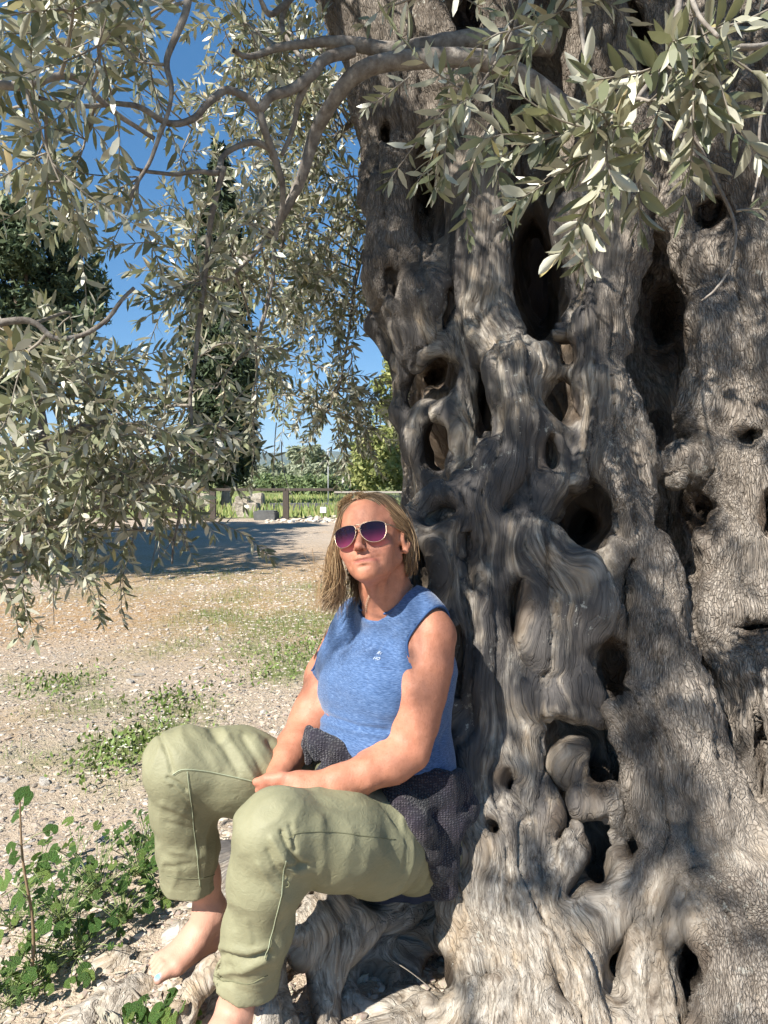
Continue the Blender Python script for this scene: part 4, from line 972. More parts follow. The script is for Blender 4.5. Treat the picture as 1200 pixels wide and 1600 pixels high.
# ---- trousers
K = Shape()
K.chain([PR(585, 1270, 1.885, .115), PR(470, 1236, 1.83, .100), PR(370, 1205, 1.755, .094), PR(286, 1196, 1.695, .084)], .05)
K.chain([PR(284, 1200, 1.70, .083), PR(287, 1260, 1.73, .072), PR(293, 1320, 1.755, .068), PR(302, 1410, 1.785, .074)], .035)
K.chain([PR(640, 1312, 1.80, .115), PR(585, 1312, 1.68, .112), PR(520, 1308, 1.57, .100), PR(434, 1298, 1.46, .082)], .05)
K.chain([PR(430, 1302, 1.46, .081), PR(418, 1370, 1.475, .075), PR(404, 1450, 1.495, .068), PR(383, 1540, 1.525, .063), PR(373, 1580, 1.53, .064)], .03)
K.ell(P(632, 1300, 1.86), (.170, .140, .128), TM, .05)
hemR, hemRn = P(301, 1376, 1.775), unit(P(306, 1450, 1.80) - P(297, 1340, 1.765))
hemL, hemLn = P(378, 1530, 1.522), unit(P(366, 1600, 1.53) - P(396, 1480, 1.51))
def under(p, c, n, rad=.16):
    q = p - c; return np.maximum(-(q @ n), np.linalg.norm(q, axis=1) - rad)
K.fn(lambda p: under(p, hemR, hemRn), .003, cut=True); K.fn(lambda p: under(p, hemL, hemLn), .003, cut=True)
K.cone(hemR - hemRn * .07, hemR + hemRn * .05, .058, .064, .004, cut=True); K.cone(hemL - hemLn * .07, hemL + hemLn * .05, .056, .056, .004, cut=True)
Vk, Fk = K.mesh((-.62, 1.30, .14), (.26, 2.12, .86), .0042, B=12)
Nk = vnormals(Vk, Fk); ku, kv, kd = PIX(Vk)
fk = .0016 * vnoise(Vk * 24, 61) + .0032 * vnoise(Vk * np.array([9, 9, 9]) + 3, 62)
far_leg = (kd > 1.62) | (ku < 340); nr = ~far_leg
def cr_(m, pts, w, a): return m * crease(ku, kv, pts, w, a)
far_top = far_leg & (kv < 1300)
for x0, y0, x1, y1, w_, a_ in [(250,1150,268,1205,4,-.007),(262,1215,300,1262,6,.004),(380,1150,415,1215,6,-.006),(350,1145,395,1215,6,.005),(330,1142,372,1208,6,-.005),(400,1155,432,1205,6,.005),(420,1160,445,1195,5,-.006),(300,1140,340,1200,7,.003),
    (262,1215,290,1235,3,-.007),(270,1230,300,1262,4,-.005),(255,1255,300,1275,5,.004),(262,1285,305,1300,5,-.003),(268,1330,312,1338,5,.003),(258,1355,300,1350,4,-.003)]:
    fk += cr_(far_leg, [(x0, y0), ((x0 + x1) / 2 + 3, (y0 + y1) / 2), (x1, y1)], w_, a_ * 1.0)
for pts, w_, a_ in [([(440,1300),(455,1335),(470,1352)],4,-.009),([(425,1310),(445,1345),(462,1362)],5,.006),([(418,1330),(432,1360),(445,1372)],4,-.005),([(405,1350),(425,1385),(438,1395)],5,.004),([(448,1355),(468,1357),(480,1352)],3,-.009),
    ([(455,1290),(462,1330)],4,-.006),([(352,1492),(385,1502),(418,1490)],5,-.008),([(350,1480),(390,1488),(420,1478)],6,.006),([(345,1520),(380,1514),(415,1500)],6,.006),([(330,1530),(360,1535)],6,-.004),
    ([(600,1240),(612,1262),(640,1300)],5,-.006),([(630,1262),(640,1310),(632,1360)],5,-.004),([(590,1236),(640,1280)],5,.006),([(500,1280),(505,1340),(498,1378)],8,.003),([(560,1300),(566,1350)],9,-.003),([(372,1280),(380,1330)],9,.003),([(385,1440),(392,1470)],5,.003),([(360,1420),(366,1450)],5,-.003)]:
    fk += cr_(nr, pts, w_, a_)
hr = (Vk - hemR) @ hemRn; hl_ = (Vk - hemL) @ hemLn
fk += .0007 * (far_leg & (hr > -.028)) + .0007 * (nr & (hl_ > -.032) & (ku < 470) & (kv > 1450))
def wrk(d, f1, f2, seed, sharp=2.2):
    d = unit(d); e = unit(np.cross(d, [.3, .8, .2])); g = np.cross(d, e)
    q = np.stack([Vk @ d * f2, Vk @ e * f1, Vk @ g * f1], 1); q = q + .5 * np.stack([vnoise(Vk * 9, seed + 1)] * 3, 1)
    return np.maximum(1 - np.abs(vnoise(q, seed)) * sharp, 0) - .35
shin = sstep(1330, 1400, kv); thigh = 1 - shin
fk += .0036 * wrk((.55, .1, -.85), 17, 3.2, 401) * nr * shin * sstep(470, 440, ku) + .0034 * wrk((-.3, .2, -.95), 20, 4, 403) * far_leg * sstep(1230, 1290, kv)
fk += .0052 * wrk((.45, .2, -.9), 17, 3.4, 405) * far_leg * sstep(1250, 1200, kv) + .0034 * wrk((.2, .5, -.8), 15, 4, 407) * nr * thigh
fk += .0022 * wrk((1, .3, .1), 22, 6, 409) * sstep(1480, 1510, kv) * nr
Vk = Vk + Nk * fk[:, None]
t = NT('sage_green_cotton'); ob = t.obj()
c = t.ramp(t.noise(ob, 12, 5, .6), [(.3, (.205, .198, .118)), (.7, (.245, .236, .145))])
c = t.mix(t.math('MULTIPLY', t.ramp(t.noise(ob, 60, 4, .7), [(.5, 0), (.7, 1)]), .25), c, (.27, .27, .17))
wr = t.noise(t.scale(ob, 55, 55, 80), 1.0, 4, .6, 1.2)
M_TR = t.fin(c, .62, t.bump(t.math('ADD', wr, t.math('MULTIPLY', t.noise(ob, 900, 2), .12)), .0016), .3)
trousers = mesh_np('trousers', Vk, Fk, M_TR, woman)
M_SEAM = flat_mat('sage_stitching', (.34, .37, .25), .7); M_SEAMD = flat_mat('sage_seam', (.15, .15, .085), .8)
from mathutils.kdtree import KDTree
_kt = KDTree(len(Vk))
for _i, _v in enumerate(Vk): _kt.insert(_v, _i)
_kt.balance()
def KD(p):
    return K.ev(p)
def cloth_trim(name, pts, r, mat):
    q = [ray_hit(K.ev, a, b, 1.3, 2.2, .006) for a, b in smooth_path(pts, 70)]; q = [x for x in q if x is not None]; out = []
    for x in q:
        co, i_, d_ = _kt.find(x); n_ = Nk[i_]; out.append(x - n_ * ((x - np.array(co)) @ n_ - r * .3))
    out = np.array(out)
    for _ in range(2): out[1:-1] = (out[:-2] + 2 * out[1:-1] + out[2:]) / 4
    V, F = tube_np(out, r, 6); return mesh_np(name, V, F, mat, trousers)
kf = K.ev
for pts in [[(268,1212),(285,1203),(320,1205),(360,1213),(400,1222)],[(293,1206),(298,1250),(307,1320),(313,1386)],[(447,1345),(440,1400),(428,1455),(414,1500)]]:
    cloth_trim('stitching', pts, .0010, M_SEAM); cloth_trim('seam', [(a + 2, b + 2) for a, b in pts], .0008, M_SEAMD)
for pts in [[(452,1312),(470,1302),(520,1300),(570,1306),(620,1312)],[(257,1372),(300,1376),(346,1366)],[(328,1522),(350,1536),(385,1540),(420,1528)]]:
    cloth_trim('seam', pts, .0009, M_SEAMD)
p = ray_hit(kf, 448, 1381); 
if p is not None:
    a = np.linspace(0, 2 * math.pi, 14); V, F = tube_np(p + np.stack([.0055 * np.cos(a), -.002 + 0 * a, .0055 * np.sin(a)], 1), .0013, 6, cap=False); mesh_np('eyelet', V, F, M_SEAMD, trousers)

# ---- knitted jacket tied round the waist
J = Shape(); wc = P(622, 1200, 1.84)
def ring_pts(cpx, cpy, cY, a_, b_, r, tilt, n=22, ph=0):
    c = P(cpx, cpy, cY); out = []
    for q in range(n + 1):
        t_ = 2 * math.pi * q / n; out.append((*(c + TS * a_ * math.cos(t_) + TF * b_ * math.sin(t_) + np.array([0, 0, tilt * math.sin(t_ + ph)])), r * (1 + .15 * math.sin(3 * t_ + cpy))))
    return out
J.chain(ring_pts(622, 1196, 1.845, .160, .135, .020, .022), .02)
J.chain(ring_pts(622, 1218, 1.845, .170, .142, .026, .010, ph=.5), .02)
J.chain(ring_pts(630, 1248, 1.85, .178, .140, .026, -.01), .02)
# knot in front
for rows in [[PR(488,1150,1.72,.016),PR(505,1160,1.70,.022),PR(530,1172,1.68,.024),PR(565,1188,1.665,.022),PR(600,1200,1.655,.02)],
             [PR(484,1140,1.74,.012),PR(480,1165,1.73,.013),PR(482,1188,1.73,.011)],[PR(495,1145,1.715,.012),PR(492,1168,1.705,.014),PR(497,1182,1.70,.012)],
             [PR(505,1165,1.70,.018),PR(520,1190,1.68,.018),PR(505,1208,1.67,.016),PR(492,1216,1.66,.010)],[PR(530,1180,1.68,.018),PR(545,1200,1.66,.014),PR(515,1212,1.66,.012)]]:
    J.chain(rows, .012)
# drape over the hip
def over_hip(px, py, lift=.012, fb=1.72):
    y_ = [x for x in (ray_hit(K.ev, px, py, 1.3, 2.0),) if x is not None]
    return P(px, py, min((y_[0][1] if y_ else fb), fb) - lift)
for a, b in zip([(608,1236),(622,1226),(640,1222),(660,1220),(680,1216),(700,1216)], [(664,1300),(672,1330),(684,1370),(692,1392),(700,1396),(706,1390)]):
    m_ = ((a[0] + b[0]) / 2 + 4, (a[1] + b[1]) / 2); m1_ = (a[0] * .75 + b[0] * .25, a[1] * .75 + b[1] * .25); m2_ = (a[0] * .25 + b[0] * .75 + 2, a[1] * .25 + b[1] * .75)
    J.chain([(*over_hip(*q_), r_) for q_, r_ in ((a, .015), (m1_, .014), (m_, .014), (m2_, .013), (b, .011))], .026)
for q in range(9):
    f = q / 8; J.cone(P(618 + 92 * f, 1232 - 6 * f, 1.735 - .05 * math.sin(f * 3.1) + .05 * f), P(684 + 22 * f, 1396 - 4 * f, 1.72 + .05 * f), .016, .010 + .002 * math.sin(q * 2), .022)
for q in range(5):
    f = q / 4; J.cone(P(640 + 18 * q, 1225, 1.70 + .02 * q), P(672 + 10 * q, 1330, 1.695 + .015 * q), .016, .012, .02)
Vj, Fj = J.mesh((-.24, 1.45, .28), (.26, 2.1, .86), .0045, B=12)
Nj = vnormals(Vj, Fj); Vj = Vj + Nj * (.005 * vnoise(Vj * 20, 71) + .003 * vnoise(Vj * np.array([50, 50, 16]), 72))[:, None]
t = NT('charcoal_waffle_knit'); ob = t.obj()
vz = t.vor(t.scale(ob, 150, 150, 190), 1.0, rnd=.35); kn = t.ramp(vz, [(.1, 1), (.55, 0)])
c = t.mix(kn, (.018, .016, .022), (.065, .060, .070)); c = t.mix(.3, c, t.noise(ob, 15, 4, col=True), 'OVERLAY')
M_JK = t.fin(c, .85, t.bump(kn, .003), .2); M_JK.node_tree.nodes['Principled BSDF'].inputs['Sheen Weight'].default_value = .15
jacket = mesh_np('tied_jacket', Vj, Fj, M_JK, woman)
J2 = Shape()
for rows in [[PR(560,1392,1.80,.014),PR(600,1398,1.77,.016),PR(650,1400,1.75,.014),PR(690,1398,1.75,.012)],[PR(600,1380,1.82,.03),PR(660,1370,1.80,.03),PR(690,1385,1.78,.014)],[PR(575,1400,1.78,.008),PR(620,1392,1.74,.008),PR(660,1390,1.735,.008),PR(684,1398,1.73,.010)]]: J2.chain(rows, .02)
V, F = J2.mesh((-.12, 1.6, .22), (.2, 1.98, .5), .005, B=12); N_ = vnormals(V, F); V = V + N_ * (.003 * vnoise(V * 26, 81))[:, None]
mesh_np('lining', V, F, flat_mat('navy_lining', (.012, .02, .045), .7, bump=.001), jacket)

# ---- hair
rh = np.random.default_rng(55)
t = NT('blond_brown_hair'); a = t.attr('tone')
c = t.ramp(a, [(0, (.07, .038, .02)), (.35, (.18, .108, .055)), (.65, (.34, .22, .115)), (1, (.56, .41, .24))])
M_HAIR = t.fin(c, .42, None, .45)
HB = Shape(); HB.ell(H(0, -.016, .038), (.0765, .097, .087), HM, .02)
HB.ell(H(0, -.065, -.015), (.056, .045, .075), HM, .04)
HB.fn(lambda p: (lambda q: np.maximum(.012 - q[:, 1] + .55 * np.maximum(q[:, 2] - .055, 0) * 2.0, -(.098 - q[:, 2])) * -1.0 if False else np.maximum(-(q[:, 1] - (.030 + 0 * q[:, 0]) + .35 * np.maximum(0, np.abs(q[:, 0]) - .02)), q[:, 2] - (.088 - 1.4 * np.abs(q[:, 0] + .012))))((p - HC) @ HM.T), .01, cut=True)
HB.fn(lambda p: (lambda q: np.maximum(-(q[:, 1] + .028), q[:, 2] - .012))((p - HC) @ HM.T), .01, cut=True)
V, F = HB.mesh(tuple(HC - .17), tuple(HC + .17), .004, B=12); q = (V - HC) @ HM.T
N_ = vnormals(V, F); V = V + N_ * (.002 * vnoise(q * np.array([90, 14, 14]), 5))[:, None]
hair = empty('hair', tuple(HC)); child_of(hair, woman)
def under_hair(o): child_of(o, hair)
o = mesh_np('hair_cap', V, F, M_HAIR, None, True, {'tone': .25 + .2 * vnoise(q * np.array([60, 10, 10]), 6)}); under_hair(o)
def strands(guides, n, tone, bag, w=.00085, jit=.0045, tipj=.016, cut0=0):
    G = np.array([smooth_path([g_ if isinstance(g_, np.ndarray) else P(*g_) for g_ in g], 18) for g in guides])
    for _ in range(n):
        u_ = rh.random() * (len(G) - 1); i = int(min(u_, len(G) - 2)); f = u_ - i; c = G[i] * (1 - f) + G[i + 1] * f
        m = len(c); s = np.linspace(0, 1, m)[:, None]; e = int(m * rh.uniform(.60, 1.0)); d = rh.normal(size=3)
        c = c + d * jit * np.sqrt(s + .02) + rh.normal(size=3) * tipj * s ** 3 + .0042 * np.sin(s * rh.uniform(7, 16) + rh.random() * 6) * rh.normal(size=3) * s
        c = c[:max(e, 6)]; wd = w * np.linspace(1, .45, len(c)); wd[-1] *= .3
        V, F = tube_np(c, wd, 4, cap=False); bag.add(V, F, 0, float(np.clip(tone + rh.normal() * .25, 0, 1)))
bag = Bag()
# falling on the side away from the trunk
strands([[H(-.012,.062,.092),H(-.045,.066,.070),H(-.064,.060,.030),(526,858,1.705),(530,892,1.72),(526,918,1.74),(508,940,1.74)],
         [H(-.012,.045,.108),H(-.050,.045,.085),H(-.074,.042,.030),(519,862,1.73),(521,900,1.745),(518,926,1.76),(498,950,1.755)],
         [H(-.012,.020,.120),H(-.058,.015,.092),H(-.082,.012,.030),(516,870,1.77),(516,908,1.78),(518,935,1.79),(508,964,1.785)],
         [H(-.010,-.02,.128),H(-.060,-.03,.095),H(-.088,-.02,.03),(522,880,1.84),(530,915,1.85),(535,938,1.86),(527,958,1.86)]], 2600, .52, bag)
strands([[H(-.012,-.02,.125),H(-.070,-.04,.07),H(-.080,-.04,-.02),(545,890,1.86),(548,920,1.86),(545,945,1.87)],
         [H(0,-.06,.115),H(-.05,-.09,.05),H(-.055,-.09,-.03),(565,895,1.87),(566,925,1.88),(560,950,1.89)],
         [H(.02,-.06,.115),H(0,-.105,.05),H(0,-.10,-.03),(590,895,1.88),(592,930,1.89),(585,955,1.90)]], 1100, .26, bag)
# swept over and behind the ear on the trunk side
strands([[H(-.010,.060,.094),H(.025,.068,.082),H(.054,.052,.045),H(.071,.022,.022),H(.077,-.018,.0),H(.074,-.03,-.04),(632,872,1.80)],
         [H(-.010,.045,.108),H(.035,.045,.098),H(.067,.032,.055),H(.079,.0,.034),H(.081,-.026,.0),H(.075,-.035,-.05),(635,880,1.81)],
         [H(-.010,.020,.121),H(.040,.015,.108),H(.073,.005,.060),H(.081,-.022,.020),H(.080,-.035,-.02),H(.070,-.04,-.07),(637,886,1.83)],
         [H(-.008,-.02,.128),H(.045,-.03,.108),H(.074,-.03,.055),H(.079,-.045,.0),H(.070,-.055,-.05),(633,895,1.85)]], 2400, .38, bag, tipj=.006)
strands([[H(.04,-.07,.09),H(.07,-.08,.02),H(.06,-.085,-.05),(635,900,1.84),(632,935,1.86)],[H(0,-.08,.10),H(.03,-.11,.02),H(.03,-.10,-.05),(615,905,1.87),(612,940,1.89)]], 400, .3, bag, tipj=.008)
# short fine hairs along the hairline and flyaways over the crown
for _ in range(260):
    a_ = rh.uniform(-.85, .85); x_ = -.012 + .060 * math.sin(a_); z_ = .052 + .048 * math.cos(a_); y_ = .062 + .02 * math.cos(a_) - .35 * abs(x_ + .012)
    p0_ = H(x_, y_ + rh.normal() * .003, z_ + rh.normal() * .003); sg_ = 1 if x_ > -.012 else -1
    p1_ = p0_ + HX * sg_ * rh.uniform(.004, .012) + HZ * rh.uniform(-.004, .006) - HY * .006; p2_ = p1_ + HX * sg_ * rh.uniform(.004, .010) - HZ * rh.uniform(.006, .016) - HY * .010
    V, F = tube_np(smooth_path([p0_, p1_, p2_], 6), .0005, 4, cap=False); bag.add(V, F, 0, float(rh.uniform(.3, .8)))
# loose wisps lifted by the air
for _ in range(26):
    a = P(512 + rh.normal() * 6, 905 + rh.normal() * 16, 1.74); b = P(500 + rh.normal() * 6, 915 + rh.normal() * 14, 1.73); c_ = P(487 + rh.normal() * 5, 896 + rh.normal() * 22, 1.72)
    if rh.random() < .6: c_ = P(494 + rh.normal() * 6, 950 + rh.normal() * 10, 1.73)
    V, F = tube_np(smooth_path([a, b, c_], 10), .0006, 4, cap=False); bag.add(V, F, 0, .7)
o = bag.build('strands', M_HAIR, None, True, 'tone'); tag(o, kind='stuff'); under_hair(o)

# ---- sunglasses
M_GOLD = flat_mat('thin_gold_metal', (.55, .42, .30), .35, .5, Metallic=1.0); M_BLK = flat_mat('dark_plastic', (.03, .025, .025), .4)
t = NT('tinted_lens'); a = t.attr('tone')
tc = t.ramp(a, [(0, (.42, .07, .17)), (.40, (.15, .03, .08)), (.75, (.04, .02, .045)), (1, (.025, .015, .035))])
tr = t.n('ShaderNodeBsdfTransparent'); t.l(tc, tr.inputs[0]); gl = t.n('ShaderNodeBsdfGlossy'); gl.inputs['Roughness'].default_value = .03; gl.inputs[0].default_value = (1, 1, 1, 1)
df = t.n('ShaderNodeBsdfDiffuse'); t.l(t.mix(.5, tc, 0.0), df.inputs[0]); m1 = t.n('ShaderNodeMixShader'); m1.inputs[0].default_value = .6; t.l(tr, m1.inputs[1]); t.l(df, m1.inputs[2])
m2 = t.n('ShaderNodeMixShader'); m2.inputs[0].default_value = .035; t.l(m1, m2.inputs[1]); t.l(gl, m2.inputs[2]); t.l(m2, t.out.inputs[0]); M_LENS = t.m
glasses = empty('sunglasses', tuple(H(0, .10, 0))); tag(glasses, 'thin gold aviator sunglasses with plum tinted lenses worn by the woman', 'sunglasses')
def lens_outline(s, n=40):
    a = np.linspace(0, 2 * math.pi, n, endpoint=False); x = np.cos(a); z = np.sin(a)
    rx = .0285 * (1 + .10 * z); X_ = np.sign(x) * np.abs(x) ** .85 * rx; Z_ = np.where(z > 0, .0200 * np.abs(z) ** .62, -.0290 * np.abs(z) ** .92)
    X_ = X_ - .0035 * np.minimum(z, 0)
    return X_ * s + .0335 * s, Z_ + .0005
for s in (-1, 1):
    X_, Z_ = lens_outline(s); Yv = lambda X, Z: .1045 - 3.8 * X * X - 1.2 * Z * Z
    o_ = np.array([H(x, Yv(x, z), z) for x, z in zip(X_, Z_)])
    V, F = tube_np(np.vstack([o_, o_[:2]]), .0008, 6, cap=False); mesh_np('rim', V, F, M_GOLD, glasses)
    cx_, cz_ = .0335 * s, -.002; V = []; tone = []
    for k in range(7):
        f = 1 - k / 6 * .999
        for x, z in zip(X_, Z_): xx_, zz_ = cx_ + (x - cx_) * f, cz_ + (z - cz_) * f; V.append(H(xx_, Yv(xx_, zz_), zz_)); tone.append(np.clip((zz_ + .024) / .036, 0, 1))
    n = len(X_); F = [(k * n + i, k * n + (i + 1) % n, (k + 1) * n + (i + 1) % n, (k + 1) * n + i) for k in range(6) for i in range(n)]
    mesh_np('lens', V, F, M_LENS, glasses, True, {'tone': tone})
    V, F = tube_np(smooth_path([H(.0605 * s, .092, .010), H(.067 * s, .080, .011), H(.0755 * s, .045, .010), H(.079 * s, .010, .010), H(.081 * s, -.012, .004)], 14), np.linspace(.0016, .0022, 14), 6)
    mesh_np('temple_arm', V, F, M_BLK if s < 0 else M_GOLD, glasses)
    V, F = tube_np([H(.010 * s, .100, -.010), H(.009 * s, .094, -.014)], .0022, 6); mesh_np('nose_pad', V, F, M_GOLD, glasses)
for z0, z1, yy_ in ((.004, .006, .1055), (.0145, .0165, .104)):
    V, F = tube_np(smooth_path([H(-.0085 if z0 < .01 else -.013, yy_ - .002, z0), H(0, yy_ + .001, z1), H(.0085 if z0 < .01 else .013, yy_ - .002, z0)], 8), .0011, 6); mesh_np('bridge', V, F, M_GOLD, glasses)
# ---- necklace: beads along the skin
nk = [ray_hit(B.ev, a, b, 1.5, 2.1, .0015) for a, b in smooth_path([(646,912),(640,926),(628,940),(616,950)], 16)] 
nk2 = [ray_hit(B.ev, a, b, 1.5, 2.1, .0015) for a, b in smooth_path([(577,932),(573,944),(572,955)], 8)]
necklace = empty('necklace', tuple(NB)); tag(necklace, 'fine gold chain necklace round the neck of the woman', 'necklace')
for g in (nk, nk2):
    g = np.array([x for x in g if x is not None])
    if len(g) < 3: continue
    bag = Bag()
    for i, p in enumerate(smooth_path(g, len(g) * 2)):
        d = np.array([.0022, 0, .0022]) if i % 2 else np.array([-.0022, 0, .0022]); V, F = tube_np([p - d, p + d], .0009, 4); bag.add(V, F)
    bag.build('chain', M_GOLD, necklace)
# ================================================================ OLIVE BRANCHES, TWIGS AND LEAVES
rc = np.random.default_rng(404)
LEAF = []            # rows: base(3), dir(3), normal(3), length, width, tone
TW = Bag()           # twigs
def add_leaf(b, d, ln, wd=None, tone=None):
    d = unit(d); n = unit(np.cross(d, rc.normal(size=3))); n = unit(n + np.array([0, 0, .35]) - d * d[2] * .35)
    LEAF.append((*b, *d, *n, ln, wd or ln * rc.uniform(.19, .34), rc.random() if tone is None else tone))
def twig(p0, d0, ln, droop=.4, leaf=.055, step=.017, r0=.0022, bare=.12, kids=0):
    n = max(5, int(ln / .025)); p = np.array(p0, float); d = unit(d0); pts = [p.copy()]; sl = ln / n
    w = rc.normal(size=3)
    for i in range(n):
        w = .7 * w + .6 * rc.normal(size=3); d = unit(d + w * .10 + np.array([0, 0, -droop * .12])); p = p + d * sl; pts.append(p.copy())
    pts = np.array(pts); V, F = tube_np(pts, np.linspace(r0, .0009, len(pts)), 4, cap=False); TW.add(V, F)
    if leaf <= 0: return pts
    s = bare * ln; ph = rc.random() * 6.28
    while s < ln:
        f = s / ln * n; i = min(int(f), n - 1); q = pts[i] + (pts[i + 1] - pts[i]) * (f - i); t = unit(pts[i + 1] - pts[i])
        a = unit(np.cross(t, [math.cos(ph), math.sin(ph), .3])); ph += 1.57 + rc.normal() * .3
        for sg in (-1, 1):
            if rc.random() < .88: add_leaf(q, t * rc.uniform(.5, 1.0) + a * sg * rc.uniform(.6, 1.0) + rc.normal(size=3) * .15, leaf * rc.uniform(.7, 1.15) * (1 - .25 * (s / ln) ** 3))
        s += step * rc.uniform(.8, 1.3)
    for sg in (-1, 0, 1): add_leaf(pts[-1], unit(pts[-1] - pts[-2]) + rc.normal(size=3) * .35, leaf * rc.uniform(.5, .85))
    for k in range(kids):
        i = rc.integers(1, n); twig(pts[i], unit(pts[i] - pts[i - 1]) + rc.normal(size=3) * .6, ln * rc.uniform(.35, .6), droop, leaf, step, r0 * .7)
    return pts
M_BRANCH = None
t = NT('olive_branch_bark'); ob = t.obj()
c = t.ramp(t.noise(ob, 30, 5, .65), [(.3, (.10, .08, .065)), (.5, (.20, .175, .15)), (.72, (.33, .30, .26))])
M_BRANCH = t.fin(c, .85, t.bump(t.noise(t.scale(ob, 120, 120, 60), 1.0, 4, .6), .003), .2)
M_TWIG = flat_mat('olive_twig', (.235, .205, .165), .7, scale=9, var=.3)
BR = {}
def branch(key, rows, n=40, wob=.006):
    pts = smooth_path([(*P(a, b, y), r) for a, b, y, r in rows], n); c = pts[:, :3] + wob * np.stack([vnoise(pts[:, :3] * 14, 7), vnoise(pts[:, :3] * 14, 8), vnoise(pts[:, :3] * 14, 9)], 1) * np.linspace(0, 1, n)[:, None]
    r = pts[:, 3] * (1 + .12 * vnoise(pts[:, :3] * 30, 6)); V, F = tube_np(c, r, 10 if rows[0][3] > .012 else 6)
    mesh_np('branch', V, F, M_BRANCH, olive); BR[key] = c; return c
# limbs seen against the sky
branch('a', [(860,70,2.32,.034),(760,62,2.22,.030),(690,68,2.16,.026),(620,78,2.12,.022),(540,68,2.12,.018),(490,66,2.1,.013),(430,76,2.08,.010),(390,88,2.05,.008),(365,80,2.0,.006)], 60)
branch('b', [(900,190,2.2,.04),(820,120,2.16,.0281),(740,92,2.12,.0265),(650,92,2.10,.0257),(590,100,2.10,.0242),(548,124,2.12,.0226),(520,160,2.15,.0203),(494,205,2.2,.0187),(474,270,2.22,.0164),(452,318,2.24,.0140),(425,365,2.26,.0109),(392,400,2.26,.0078),(352,440,2.24,.0055)], 70)
branch('c', [(552,80,2.1,.016),(508,92,2.06,.016),(486,118,2.04,.015),(455,140,2.03,.014),(424,150,2.02,.013),(405,172,2.02,.013),(385,152,2.0,.011),(352,142,1.98,.010),(325,165,1.95,.009),(302,186,1.93,.009),(262,190,1.9,.008),(222,168,1.86,.007),(180,160,1.8,.006),(120,165,1.72,.005),(60,150,1.62,.004)], 80)
branch('d', [(405,172,2.02,.012),(414,205,2.04,.012),(428,245,2.08,.011),(441,290,2.12,.010),(440,330,2.16,.008),(430,380,2.2,.006),(424,450,2.2,.005),(400,540,2.2,.004)], 50)
branch('e', [(428,236,2.07,.009),(398,222,2.05,.009),(368,230,2.02,.008),(348,245,2.0,.008),(340,270,1.98,.008),(310,268,1.95,.006),(262,272,1.9,.005),(205,262,1.84,.004)], 50)
branch('f', [(486,118,2.04,.010),(466,158,2.06,.009),(458,200,2.08,.007),(440,240,2.08,.006)], 30)
branch('g', [(300,-60,1.9,.012),(290,20,1.86,.010),(262,90,1.84,.008),(268,150,1.82,.006),(240,240,1.8,.005),(200,310,1.75,.004)], 40)
branch('h', [(500,-60,2.5,.012),(430,20,2.3,.010),(400,-10,2.25,.006)], 20)
branch('i', [(470,-40,2.4,.011),(440,30,2.36,.009),(455,70,2.3,.007),(478,100,2.25,.006)], 20)
branch('j', [(-60,120,1.45,.009),(30,135,1.5,.008),(110,118,1.55,.007),(160,160,1.58,.006),(240,215,1.66,.005)], 30)
branch('k', [(-60,520,1.55,.010),(40,500,1.58,.008),(90,530,1.6,.006),(150,512,1.62,.005),(210,450,1.66,.004)], 30)
branch('l', [(-80,700,1.7,.010),(60,690,1.75,.008),(170,660,1.85,.007),(280,700,1.95,.005),(330,720,2.0,.004)], 40)
branch('m', [(-60,860,1.75,.008),(40,835,1.8,.007),(130,800,1.85,.006),(230,760,1.95,.005),(280,690,2.0,.004)], 40)
branch('n', [(350,260,1.98,.008),(330,340,2.0,.008),(322,420,2.02,.007),(310,520,2.02,.006),(298,620,2.02,.005),(300,700,2.02,.004),(280,800,2.0,.003),(268,880,1.98,.0025)], 60)
branch('o', [(600,300,3.2,.012),(560,420,3.2,.009),(545,520,3.15,.007),(530,600,3.1,.005),(500,660,3.05,.004)], 40)
branch('p', [(620,120,3.4,.02),(540,200,3.5,.015),(470,300,3.6,.011),(430,420,3.6,.009),(400,540,3.6,.006)], 40)
branch('q', [(620,20,3.6,.02),(500,80,3.7,.014),(380,120,3.8,.010),(300,200,3.8,.007)], 40)
# near sprays over the trunk at upper right
branch('r1', [(1060,-120,1.25,.007),(1062,0,1.22,.006),(1040,90,1.18,.005),(1000,150,1.15,.004),(955,185,1.13,.003)], 30, .004)
branch('r2', [(900,-120,1.5,.006),(905,0,1.48,.005),(915,90,1.45,.004),(930,150,1.4,.003)], 24, .004)
branch('r3', [(1300,40,1.15,.006),(1200,70,1.12,.005),(1130,75,1.10,.004),(1060,100,1.08,.003)], 24, .004)
branch('r4', [(820,-80,1.6,.005),(810,20,1.58,.004),(780,90,1.55,.003),(740,150,1.52,.0022)], 24, .004)
branch('r5', [(1100,110,1.10,.0035),(1078,190,1.10,.003),(1098,240,1.10,.003),(1122,290,1.10,.0026),(1148,350,1.09,.0024),(1143,410,1.08,.0021),(1120,450,1.08,.0018),(1096,470,1.08,.0012)], 40, .002)
branch('r6', [(1215,120,1.16,.003),(1190,180,1.16,.0025),(1185,260,1.15,.002),(1176,315,1.14,.0015)], 24, .003)
branch('r7', [(1060,-60,.92,.004),(1090,20,.9,.003),(1120,60,.88,.0025)], 16, .003)
def nearest(keys, p):
    best = None
    for k in keys:
        d = np.linalg.norm(BR[k] - p, axis=1); i = d.argmin()
        if best is None or d[i] < best[0]: best = (d[i], BR[k][i])
    return best[1]
